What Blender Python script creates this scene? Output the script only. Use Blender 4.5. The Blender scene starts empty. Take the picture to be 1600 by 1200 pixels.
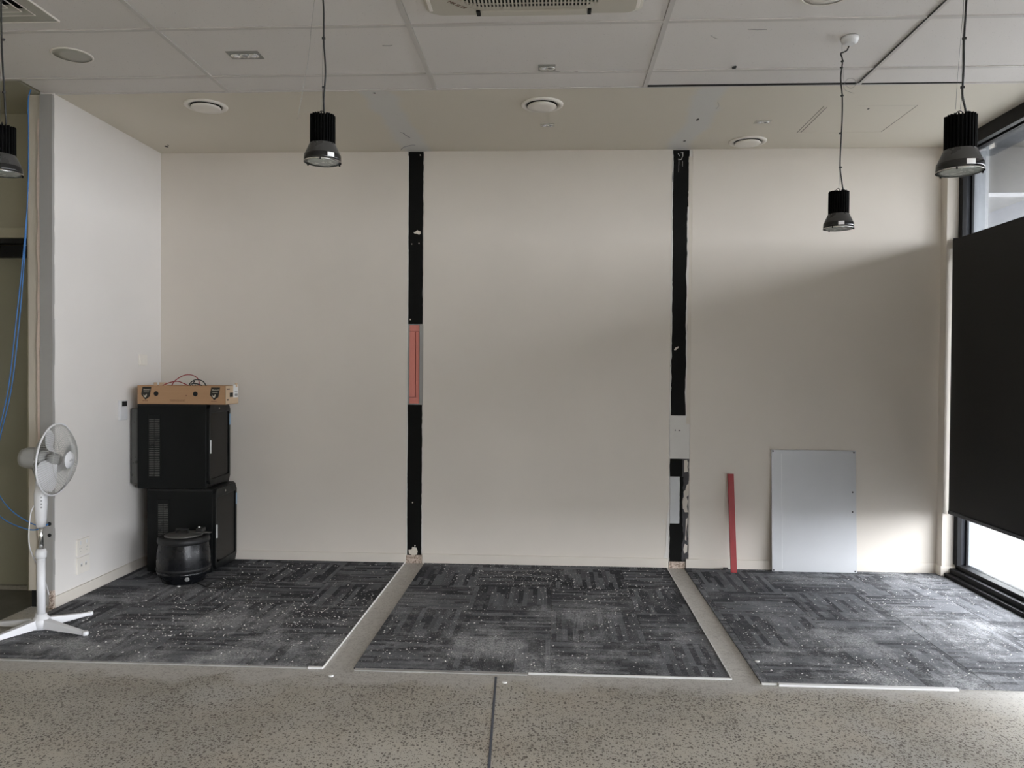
import bpy, bmesh, math, random
from mathutils import Vector, Matrix, Quaternion
random.seed(7)
S = bpy.context.scene
C = S.collection
PI = math.pi

# ------------------------------------------------------------------ camera
cam_d = bpy.data.cameras.new('camera')
cam_d.sensor_width = 36.0
cam_d.lens = 1218.47 / 1600.0 * 36.0
cam_d.clip_start = 0.05
cam = bpy.data.objects.new('camera', cam_d)
C.objects.link(cam)
RT = Vector((0.998589, 0.05263, 0.007061))
UP = Vector((-0.007869, 0.015172, 0.999854))
FW = Vector((-0.052516, 0.998499, -0.015565))
M = Matrix.Identity(4)
for i in range(3):
    M[i][0] = RT[i]; M[i][1] = UP[i]; M[i][2] = -FW[i]
M[0][3], M[1][3], M[2][3] = 0.0, 0.0, 1.42
cam.matrix_world = M
S.camera = cam

# ------------------------------------------------------------------ world and exposure
W = bpy.data.worlds.new('overcast_sky')
S.world = W
W.use_nodes = True
wn = W.node_tree.nodes; wl = W.node_tree.links
wn.clear()
wo = wn.new('ShaderNodeOutputWorld'); wb = wn.new('ShaderNodeBackground')
wb.inputs['Color'].default_value = (0.925, 0.96, 1.0, 1)
# overcast sky: dim at the horizon, brighter towards the zenith
SKY_H, SKY_Z = 1.45, 2.1
tc = wn.new('ShaderNodeTexCoord'); sx_ = wn.new('ShaderNodeSeparateXYZ'); mr = wn.new('ShaderNodeMapRange')
wl.new(tc.outputs['Generated'], sx_.inputs[0]); wl.new(sx_.outputs[2], mr.inputs['Value'])
mr.inputs['From Min'].default_value = 0.0; mr.inputs['From Max'].default_value = 1.0
mr.inputs['To Min'].default_value = SKY_H; mr.inputs['To Max'].default_value = SKY_Z
wl.new(mr.outputs['Result'], wb.inputs['Strength'])
wl.new(wb.outputs[0], wo.inputs[0])
S.view_settings.view_transform = 'Standard'
S.view_settings.look = 'None'
S.view_settings.gamma = 1.0
S.view_settings.use_curve_mapping = False
S.view_settings.exposure = 4.13
S.cycles.max_bounces = 12
S.cycles.diffuse_bounces = 7
S.cycles.use_denoising = True
S.cycles.sample_clamp_indirect = 6.0

def portal(loc, rot, sx, sy):
    l = bpy.data.lights.new('window_portal', 'AREA')
    l.shape = 'RECTANGLE'; l.size = sx; l.size_y = sy
    l.cycles.is_portal = True
    o = bpy.data.objects.new('window_portal', l); C.objects.link(o)
    o.location = loc; o.rotation_euler = rot
    return o
portal((2.96, 0.8, 1.5), (0, PI / 2, 0), 2.95, 9.6)

# ------------------------------------------------------------------ helpers
def tag(o, label=None, cat=None, group=None, kind=None):
    if label: o['label'] = label
    if cat: o['category'] = cat
    if group: o['group'] = group
    if kind: o['kind'] = kind
    return o

def empty(name, loc=(0, 0, 0), rz=0.0, parent=None):
    o = bpy.data.objects.new(name, None); C.objects.link(o)
    o.location = loc; o.rotation_euler = (0, 0, rz)
    o.empty_display_size = 0.1
    if parent: o.parent = parent
    return o

class MB:
    def __init__(s):
        s.v = []; s.f = []; s.sm = []
    def add(s, vs, fs, smooth=False):
        n = len(s.v)
        s.v += [tuple(p) for p in vs]
        s.f += [tuple(i + n for i in f) for f in fs]
        s.sm += [smooth] * len(fs)
        return s
    def box(s, x0, x1, y0, y1, z0, z1):
        vs = [(x0, y0, z0), (x1, y0, z0), (x1, y1, z0), (x0, y1, z0), (x0, y0, z1), (x1, y0, z1), (x1, y1, z1), (x0, y1, z1)]
        return s.add(vs, [(0, 3, 2, 1), (4, 5, 6, 7), (0, 1, 5, 4), (1, 2, 6, 5), (2, 3, 7, 6), (3, 0, 4, 7)])
    def prism(s, poly, axis, a, b):
        """poly 2D points; axis 0: (y,z), 1: (x,z), 2: (x,y)"""
        def P(p, t):
            return [(t, p[0], p[1]), (p[0], t, p[1]), (p[0], p[1], t)][axis]
        n = len(poly)
        vs = [P(p, a) for p in poly] + [P(p, b) for p in poly]
        fs = [tuple(range(n))[::-1], tuple(range(n, 2 * n))]
        fs += [(i, (i + 1) % n, (i + 1) % n + n, i + n) for i in range(n)]
        return s.add(vs, fs)
    def lathe(s, prof, c=(0, 0, 0), n=32, axis='z', caps=True, smooth=True):
        vs = []; fs = []
        for (r, h) in prof:
            for k in range(n):
                a = 2 * PI * k / n
                if axis == 'z': vs.append((c[0] + r * math.cos(a), c[1] + r * math.sin(a), c[2] + h))
                elif axis == 'x': vs.append((c[0] + h, c[1] + r * math.cos(a), c[2] + r * math.sin(a)))
                else: vs.append((c[0] + r * math.cos(a), c[1] + h, c[2] + r * math.sin(a)))
        m = len(prof)
        for j in range(m - 1):
            for k in range(n):
                k2 = (k + 1) % n
                fs.append((j * n + k, j * n + k2, (j + 1) * n + k2, (j + 1) * n + k))
        s.add(vs, fs, smooth)
        if caps:
            base = len(s.v) - m * n
            s.f.append(tuple(base + k for k in range(n))[::-1]); s.sm.append(False)
            s.f.append(tuple(base + (m - 1) * n + k for k in range(n))); s.sm.append(False)
        return s
    def tube(s, pts, r, n=6, sub=6, closed=False):
        pts = [Vector(p) for p in pts]
        if sub > 1 and len(pts) > 2:
            q = []
            N = len(pts)
            rng = range(N if closed else N - 1)
            for i in rng:
                p0 = pts[(i - 1) % N] if (closed or i > 0) else pts[0]
                p1 = pts[i]; p2 = pts[(i + 1) % N]
                p3 = pts[(i + 2) % N] if (closed or i + 2 < N) else pts[-1]
                for k in range(sub):
                    t = k / sub
                    q.append(0.5 * ((2 * p1) + (-p0 + p2) * t + (2 * p0 - 5 * p1 + 4 * p2 - p3) * t * t + (-p0 + 3 * p1 - 3 * p2 + p3) * t ** 3))
            if not closed: q.append(pts[-1])
            pts = q
        N = len(pts)
        vs = []; fs = []
        up = Vector((0, 0, 1))
        for i in range(N):
            a = pts[i - 1] if (i > 0 or closed) else pts[i]
            b = pts[(i + 1) % N] if (i < N - 1 or closed) else pts[i]
            d = (b - a)
            d = d.normalized() if d.length > 1e-9 else Vector((0, 0, 1))
            if i == 0:
                u = d.cross(up)
                if u.length < 1e-3: u = d.cross(Vector((1, 0, 0)))
                u.normalize()
            else:
                u = (u - d * u.dot(d))
                if u.length < 1e-6: u = d.orthogonal()
                u.normalize()
            w = d.cross(u)
            rr = r(i / max(1, N - 1)) if callable(r) else r
            for k in range(n):
                an = 2 * PI * k / n
                vs.append(pts[i] + rr * (math.cos(an) * u + math.sin(an) * w))
        for i in range(N if closed else N - 1):
            i2 = (i + 1) % N
            for k in range(n):
                k2 = (k + 1) % n
                fs.append((i * n + k, i2 * n + k, i2 * n + k2, i * n + k2))
        if not closed:
            fs.append(tuple(range(n))); fs.append(tuple((N - 1) * n + k for k in range(n))[::-1])
        return s.add(vs, fs, True)
    def xf(s, mat):
        s.v = [tuple(mat @ Vector(p)) for p in s.v]
        return s
    def build(s, name, mat, parent=None, loc=None, bevel=0.0, seg=2):
        me = bpy.data.meshes.new(name)
        me.from_pydata(s.v, [], s.f)
        bm = bmesh.new(); bm.from_mesh(me)
        bmesh.ops.recalc_face_normals(bm, faces=bm.faces)
        bm.to_mesh(me); bm.free()
        me.polygons.foreach_set('use_smooth', s.sm)
        me.materials.append(mat)
        o = bpy.data.objects.new(name, me); C.objects.link(o)
        if loc: o.location = loc
        if parent: o.parent = parent
        if bevel:
            m = o.modifiers.new('bevel', 'BEVEL'); m.width = bevel; m.segments = seg; m.limit_method = 'ANGLE'; m.angle_limit = 0.7
        return o

def copy_tree(o, parent=None):
    c = o.copy(); C.objects.link(c)
    if parent: c.parent = parent
    for ch in list(o.children): copy_tree(ch, c)
    return c

def text_mesh(name, body, size, mat, parent, mat4, depth=0.0004, shear=0.0, bold=0.0):
    cu = bpy.data.curves.new(name, 'FONT')
    cu.body = body; cu.size = size; cu.extrude = depth; cu.shear = shear; cu.offset = bold
    cu.align_x = 'CENTER'; cu.align_y = 'CENTER'; cu.resolution_u = 3
    t = bpy.data.objects.new(name, cu)
    C.objects.link(t)
    dg = bpy.context.evaluated_depsgraph_get()
    me = bpy.data.meshes.new_from_object(t.evaluated_get(dg))
    bpy.data.objects.remove(t)
    me.transform(mat4)
    me.materials.clear(); me.materials.append(mat)
    o = bpy.data.objects.new(name, me); C.objects.link(o)
    if parent: o.parent = parent
    return o

# ------------------------------------------------------------------ materials
def srgb(r, g, b):
    f = lambda c: (c / 255 / 12.92) if c / 255 <= 0.04045 else ((c / 255 + 0.055) / 1.055) ** 2.4
    return (f(r), f(g), f(b), 1)

class NT:
    def __init__(s, name):
        s.m = bpy.data.materials.new(name); s.m.use_nodes = True
        s.t = s.m.node_tree; s.n = s.t.nodes; s.l = s.t.links
        s.n.clear()
        s.out = s.n.new('ShaderNodeOutputMaterial')
        s.b = s.n.new('ShaderNodeBsdfPrincipled')
        s.l.new(s.b.outputs[0], s.out.inputs[0])
    def node(s, typ, **kw):
        nd = s.n.new(typ)
        for k, v in kw.items(): setattr(nd, k, v)
        return nd
    def link(s, a, b): s.l.new(a, b)
    def val(s, sock, v):
        if hasattr(v, 'node'): s.l.new(v, sock)
        else: sock.default_value = v
    def math(s, op, a, b=0.0, clamp=False):
        nd = s.n.new('ShaderNodeMath'); nd.operation = op; nd.use_clamp = clamp
        s.val(nd.inputs[0], a); s.val(nd.inputs[1], b)
        return nd.outputs[0]
    def noise(s, vec, scale, detail=4, rough=0.55):
        nd = s.n.new('ShaderNodeTexNoise')
        nd.inputs['Scale'].default_value = scale; nd.inputs['Detail'].default_value = detail; nd.inputs['Roughness'].default_value = rough
        if vec is not None: s.l.new(vec, nd.inputs['Vector'])
        return nd.outputs['Fac']
    def ramp(s, fac, a, b, lo=0.0, hi=1.0):
        nd = s.n.new('ShaderNodeMapRange')
        nd.interpolation_type = 'SMOOTHSTEP'
        s.val(nd.inputs['Value'], fac)
        nd.inputs['From Min'].default_value = a; nd.inputs['From Max'].default_value = b
        nd.inputs['To Min'].default_value = lo; nd.inputs['To Max'].default_value = hi
        return nd.outputs['Result']
    def mix(s, fac, a, b):
        nd = s.n.new('ShaderNodeMix'); nd.data_type = 'RGBA'
        s.val(nd.inputs[0], fac); s.val(nd.inputs[6], a); s.val(nd.inputs[7], b)
        return nd.outputs[2]
    def pos(s): return s.n.new('ShaderNodeNewGeometry').outputs['Position']
    def objc(s): return s.n.new('ShaderNodeTexCoord').outputs['Object']
    def sep(s, v):
        nd = s.n.new('ShaderNodeSeparateXYZ'); s.l.new(v, nd.inputs[0]); return nd.outputs
    def bump(s, h, dist=0.002, strength=0.5):
        nd = s.n.new('ShaderNodeBump'); nd.inputs['Distance'].default_value = dist; nd.inputs['Strength'].default_value = strength
        s.l.new(h, nd.inputs['Height']); s.l.new(nd.outputs[0], s.b.inputs['Normal'])
    def set(s, color=None, rough=None, metal=None, spec=None, **kw):
        if color is not None: s.val(s.b.inputs['Base Color'], color)
        if rough is not None: s.val(s.b.inputs['Roughness'], rough)
        if metal is not None: s.val(s.b.inputs['Metallic'], metal)
        if spec is not None: s.val(s.b.inputs['Specular IOR Level'], spec)
        return s.m

def mul(c, k): return (c[0] * k, c[1] * k, c[2] * k, 1)

def simple(name, col, rough=0.5, metal=0.0, spec=0.5, var=0.12, scale=8.0, bump=0.0, bscale=200.0, coat=0.0):
    t = NT(name)
    p = t.objc()
    f = t.noise(p, scale, 5)
    c = t.mix(f, mul(col, 1 - var), mul(col, 1 + var))
    t.set(c, t.ramp(t.noise(p, scale * 2.3, 3), 0.2, 0.8, max(0.02, rough - 0.06), min(1, rough + 0.06)), metal, spec)
    if coat: t.b.inputs['Coat Weight'].default_value = coat
    if bump: t.bump(t.noise(p, bscale, 3), 0.001, bump)
    return t.m

WALLC = (0.67, 0.622, 0.562, 1)

def m_wall(name, col, marks=True):
    t = NT(name); p = t.pos()
    f = t.noise(p, 0.9, 4)
    c = t.mix(t.ramp(f, 0.3, 0.7), mul(col, 0.97), mul(col, 1.03))
    if marks:
        g = t.noise(p, 14, 6, 0.7)
        c = t.mix(t.ramp(g, 0.68, 0.8, 0, 0.12), c, mul(col, 0.6))
    t.set(c, 0.62, 0, 0.25)
    t.bump(t.noise(p, 320, 3), 0.0006, 0.25)
    return t.m

def m_soffit():
    t = NT('soffit_paint'); p = t.pos(); x, y, z = t.sep(p)
    base = (0.68, 0.635, 0.55, 1)
    w = t.noise(p, 2.2, 4)
    # bare jointing compound where the two partition walls used to meet the soffit
    d1 = t.math('ABSOLUTE', t.math('ADD', t.math('ADD', x, 1.02), t.math('MULTIPLY', t.math('SUBTRACT', w, 0.5), 0.22)))
    d2 = t.math('ABSOLUTE', t.math('ADD', t.math('SUBTRACT', x, 0.90), t.math('MULTIPLY', t.math('SUBTRACT', w, 0.5), 0.22)))
    d = t.math('MINIMUM', d1, d2)
    f = t.ramp(d, 0.05, 0.12, 0.75, 0.0)
    c = t.mix(f, mul(base, 1.0), (0.64, 0.64, 0.635, 1))
    g = t.noise(p, 30, 5, 0.7)
    c = t.mix(t.math('MULTIPLY', f, t.ramp(g, 0.62, 0.74, 0, 0.5)), c, (0.30, 0.29, 0.28, 1))
    t.set(c, 0.7, 0, 0.2)
    t.bump(t.noise(p, 260, 3), 0.0006, 0.2)
    return t.m

def m_tile():
    t = NT('mineral_ceiling_tile'); p = t.pos()
    base = (0.74, 0.71, 0.685, 1)
    r = t.node('ShaderNodeObjectInfo').outputs['Random']
    c = t.mix(r, mul(base, 0.97), mul(base, 1.03))
    v = t.node('ShaderNodeTexVoronoi'); v.inputs['Scale'].default_value = 95; t.link(p, v.inputs['Vector'])
    n = t.noise(p, 60, 3)
    pit = t.math('MULTIPLY', t.ramp(v.outputs['Distance'], 0.10, 0.24, 1, 0), t.ramp(n, 0.5, 0.62))
    c = t.mix(t.math('MULTIPLY', pit, 0.45), c, (0.26, 0.24, 0.22, 1))
    t.set(c, 0.85, 0, 0.15)
    t.bump(t.math('SUBTRACT', t.noise(p, 240, 3), pit), 0.0015, 0.35)
    return t.m

def m_concrete():
    t = NT('polished_concrete'); p = t.pos(); x, y, z = t.sep(p)
    big = t.noise(p, 0.8, 5); mid = t.noise(p, 4.0, 6, 0.65)
    a = (0.50, 0.465, 0.395, 1); b = (0.35, 0.325, 0.275, 1)
    c = t.mix(t.ramp(big, 0.38, 0.62), a, b)
    c = t.mix(t.ramp(t.noise(p, 1.1, 3), 0.55, 0.72, 0, 0.6), c, (0.50, 0.50, 0.48, 1))
    c = t.mix(t.ramp(t.noise(p, 2.3, 5, 0.6), 0.45, 0.7, 0, 0.45), c, (0.40, 0.335, 0.26, 1))
    c = t.mix(t.ramp(mid, 0.35, 0.75, 0, 0.45), c, (0.46, 0.44, 0.41, 1))
    # dark aggregate, flat pebbles in patches
    mp = t.node('ShaderNodeMapping'); mp.inputs['Scale'].default_value = (1.0, 0.92, 1.0); t.link(p, mp.inputs['Vector'])
    dens = t.noise(p, 1.6, 3)
    f = None
    for sc, th, dn in ((74, 0.36, 0.40), (150, 0.36, 0.34), (46, 0.27, 0.58)):
        v = t.node('ShaderNodeTexVoronoi'); v.inputs['Scale'].default_value = sc; t.link(mp.outputs[0], v.inputs['Vector'])
        v.inputs['Randomness'].default_value = 1.0
        rnd = t.sep(v.outputs['Color'])[0]
        keep = t.math('GREATER_THAN', t.math('ADD', rnd, t.math('MULTIPLY', t.math('SUBTRACT', dens, 0.5), 1.7)), dn)
        k = t.math('MULTIPLY', t.ramp(v.outputs['Distance'], th * 0.75, th * 1.15, 1, 0), keep)
        f = k if f is None else t.math('MAXIMUM', f, k)
    # ground and patched band by the carpet edge and below the old partitions
    w = t.noise(p, 5, 4)
    band = t.ramp(t.math('ADD', y, t.math('MULTIPLY', t.math('SUBTRACT', w, 0.5), 0.35)), 3.44, 3.56)
    rx = t.math('MULTIPLY', t.ramp(x, 1.6, 2.2), t.ramp(t.math('ADD', y, t.math('MULTIPLY', w, 0.3)), 3.35, 3.65))
    band = t.math('MAXIMUM', band, rx)
    agg = t.math('MULTIPLY', f, t.math('SUBTRACT', 1.0, t.math('MULTIPLY', band, 0.7)))
    c = t.mix(t.math('MULTIPLY', band, 0.9), c, t.mix(w, (0.62, 0.60, 0.57, 1), (0.48, 0.465, 0.44, 1)))
    c = t.mix(t.math('MULTIPLY', agg, 0.92), c, t.mix(t.noise(p, 45, 1), (0.03, 0.028, 0.026, 1), (0.14, 0.105, 0.08, 1)))
    c = t.mix(t.ramp(t.noise(p, 170, 3), 0.45, 0.75, 0, 0.5), c, (0.62, 0.58, 0.52, 1))
    c = t.mix(t.math('MULTIPLY', band, t.ramp(t.noise(p, 28, 6, 0.75), 0.45, 0.7, 0, 0.35)), c, (0.22, 0.20, 0.18, 1))
    t.set(c, t.ramp(mid, 0.3, 0.7, 0.42, 0.62), 0, 0.35)
    t.bump(t.noise(p, 130, 4), 0.0006, 0.2)
    return t.m

def m_carpet():
    t = NT('charcoal_carpet_tile')
    uv = t.node('ShaderNodeUVMap').outputs['UV']; u, v, _ = t.sep(uv)
    p = t.pos(); px, py, pz = t.sep(p)
    rn = t.node('ShaderNodeObjectInfo').outputs['Random']
    # ribbons running along u, each broken into runs of darker and lighter yarn
    bandv = t.math('FLOOR', t.math('MULTIPLY', v, 17.0))
    wn1 = t.node('ShaderNodeTexWhiteNoise', noise_dimensions='2D')
    cb = t.node('ShaderNodeCombineXYZ'); t.link(bandv, cb.inputs[0]); t.link(rn, cb.inputs[1]); t.link(cb.outputs[0], wn1.inputs['Vector'])
    off = wn1.outputs['Value']
    seg = t.math('FLOOR', t.math('ADD', t.math('MULTIPLY', u, 1.7), t.math('MULTIPLY', off, 7)))
    wn2 = t.node('ShaderNodeTexWhiteNoise', noise_dimensions='3D')
    cb2 = t.node('ShaderNodeCombineXYZ'); t.link(bandv, cb2.inputs[0]); t.link(seg, cb2.inputs[1]); t.link(rn, cb2.inputs[2]); t.link(cb2.outputs[0], wn2.inputs['Vector'])
    tone = wn2.outputs['Value']
    ribs = t.math('ABSOLUTE', t.math('SINE', t.math('MULTIPLY', v, 2 * PI * 31)))
    c = t.mix(t.ramp(tone, 0.15, 0.9), (0.036, 0.038, 0.044, 1), (0.165, 0.17, 0.185, 1))
    c = t.mix(t.math('MULTIPLY', ribs, 0.35), c, mul((0.028, 0.029, 0.033, 1), 1))
    # sanding dust trodden into the pile, heaviest towards the open front
    d1 = t.noise(p, 1.7, 6, 0.62)
    d2 = t.noise(p, 9.0, 6, 0.7)
    d3 = t.noise(p, 110, 4, 0.8)
    k = t.math('MAXIMUM', t.ramp(t.math('MULTIPLY', py, -1.0), -5.3, -3.9, 0.22, 1.0), t.ramp(px, 0.9, 2.2, 0.1, 0.8))
    patch = t.math('MULTIPLY', t.ramp(d1, 0.47, 0.66), 0.62)
    fine = t.ramp(d2, 0.48, 0.72, 0.12, 0.50)
    dust = t.math('MULTIPLY', t.math('ADD', patch, fine), k, clamp=True)
    dust = t.math('MULTIPLY', dust, t.ramp(d3, 0.36, 0.62, 0.25, 1.1))
    c = t.mix(dust, c, (0.57, 0.575, 0.59, 1))
    sp = t.node('ShaderNodeTexVoronoi'); sp.inputs['Scale'].default_value = 60; t.link(p, sp.inputs['Vector'])
    keep = t.math('GREATER_THAN', t.sep(sp.outputs['Color'])[1], 0.84)
    c = t.mix(t.math('MULTIPLY', t.ramp(sp.outputs['Distance'], 0.13, 0.20, 0.75, 0), keep), c, (0.70, 0.61, 0.6, 1))
    t.set(c, 0.95, 0, 0.1)
    h = t.math('ADD', t.noise(p, 420, 2), t.math('MULTIPLY', ribs, 0.5))
    t.bump(h, 0.003, 0.6)
    return t.m

def m_glass(name, tint=(0.95, 0.95, 0.955, 1), rough=0.02, fac=0.5, haze=0.0):
    t = NT(name); t.n.remove(t.b)
    tr = t.node('ShaderNodeBsdfTransparent'); tr.inputs[0].default_value = tint
    gl = t.node('ShaderNodeBsdfGlossy'); gl.inputs['Roughness'].default_value = rough; gl.inputs['Color'].default_value = (1, 1, 1, 1)
    fr = t.node('ShaderNodeFresnel'); fr.inputs['IOR'].default_value = 1.45
    mx = t.node('ShaderNodeMixShader')
    t.link(t.math('MULTIPLY', fr.outputs[0], fac), mx.inputs[0]); t.link(tr.outputs[0], mx.inputs[1]); t.link(gl.outputs[0], mx.inputs[2])
    last = mx.outputs[0]
    if haze:
        df = t.node('ShaderNodeBsdfTranslucent'); df.inputs[0].default_value = (0.8, 0.85, 0.9, 1)
        m2 = t.node('ShaderNodeMixShader')
        n = t.noise(t.pos(), 3.0, 6, 0.7)
        t.link(t.ramp(n, 0.3, 0.8, haze * 0.5, haze * 1.5), m2.inputs[0]); t.link(last, m2.inputs[1]); t.link(df.outputs[0], m2.inputs[2])
        last = m2.outputs[0]
    t.link(last, t.out.inputs[0])
    return t.m

def m_black_strip():
    t = NT('black_adhesive_coat'); p = t.pos()
    n = t.noise(p, 22, 6, 0.7)
    c = t.mix(t.ramp(n, 0.62, 0.8), (0.006, 0.006, 0.0055, 1), (0.022, 0.021, 0.02, 1))
    g = t.noise(p, 55, 5, 0.75)
    c = t.mix(t.ramp(g, 0.72, 0.76, 0, 0.8), c, (0.55, 0.53, 0.5, 1))
    t.set(c, 0.7, 0, 0.12); t.bump(n, 0.002, 0.4)
    return t.m

def m_fabric():
    t = NT('black_blind_fabric'); p = t.pos(); x, y, z = t.sep(p)
    a = t.math('SINE', t.math('MULTIPLY', y, 2600)); b = t.math('SINE', t.math('MULTIPLY', z, 2600))
    h = t.math('MULTIPLY', a, b)
    n = t.noise(p, 1.5, 4)
    t.set(t.mix(n, (0.016, 0.016, 0.015, 1), (0.024, 0.023, 0.022, 1)), 0.75, 0, 0.25)
    t.bump(h, 0.0005, 0.3)
    return t.m

def m_sheet():
    t = NT('scuffed_white_sheet'); p = t.objc()
    n = t.noise(p, 3.5, 5); g = t.noise(p, 26, 6, 0.75)
    c = t.mix(n, (0.50, 0.51, 0.53, 1), (0.56, 0.57, 0.59, 1))
    c = t.mix(t.ramp(g, 0.70, 0.78, 0, 0.5), c, (0.22, 0.22, 0.23, 1))
    t.set(c, 0.28, 0, 0.5); return t.m

def m_pink():
    t = NT('pink_treated_timber'); p = t.objc()
    mp = t.node('ShaderNodeMapping'); mp.inputs['Scale'].default_value = (60, 60, 3); t.link(p, mp.inputs['Vector'])
    n = t.noise(mp.outputs[0], 2, 5, 0.7)
    t.set(t.mix(n, (0.60, 0.20, 0.165, 1), (0.72, 0.29, 0.24, 1)), 0.7, 0, 0.2); return t.m

def m_card():
    t = NT('brown_cardboard'); p = t.objc()
    mp = t.node('ShaderNodeMapping'); mp.inputs['Scale'].default_value = (2, 2, 60); t.link(p, mp.inputs['Vector'])
    n = t.noise(mp.outputs[0], 3, 5, 0.6)
    t.set(t.mix(n, (0.36, 0.215, 0.12, 1), (0.44, 0.27, 0.155, 1)), 0.85, 0, 0.15); return t.m

def m_rough_plaster():
    t = NT('broken_plaster'); p = t.pos()
    n = t.noise(p, 60, 6, 0.75)
    c = t.mix(t.ramp(n, 0.35, 0.6), (0.16, 0.11, 0.08, 1), (0.66, 0.55, 0.47, 1))
    t.set(c, 0.9, 0, 0.1); t.bump(n, 0.008, 0.9); return t.m

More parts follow.
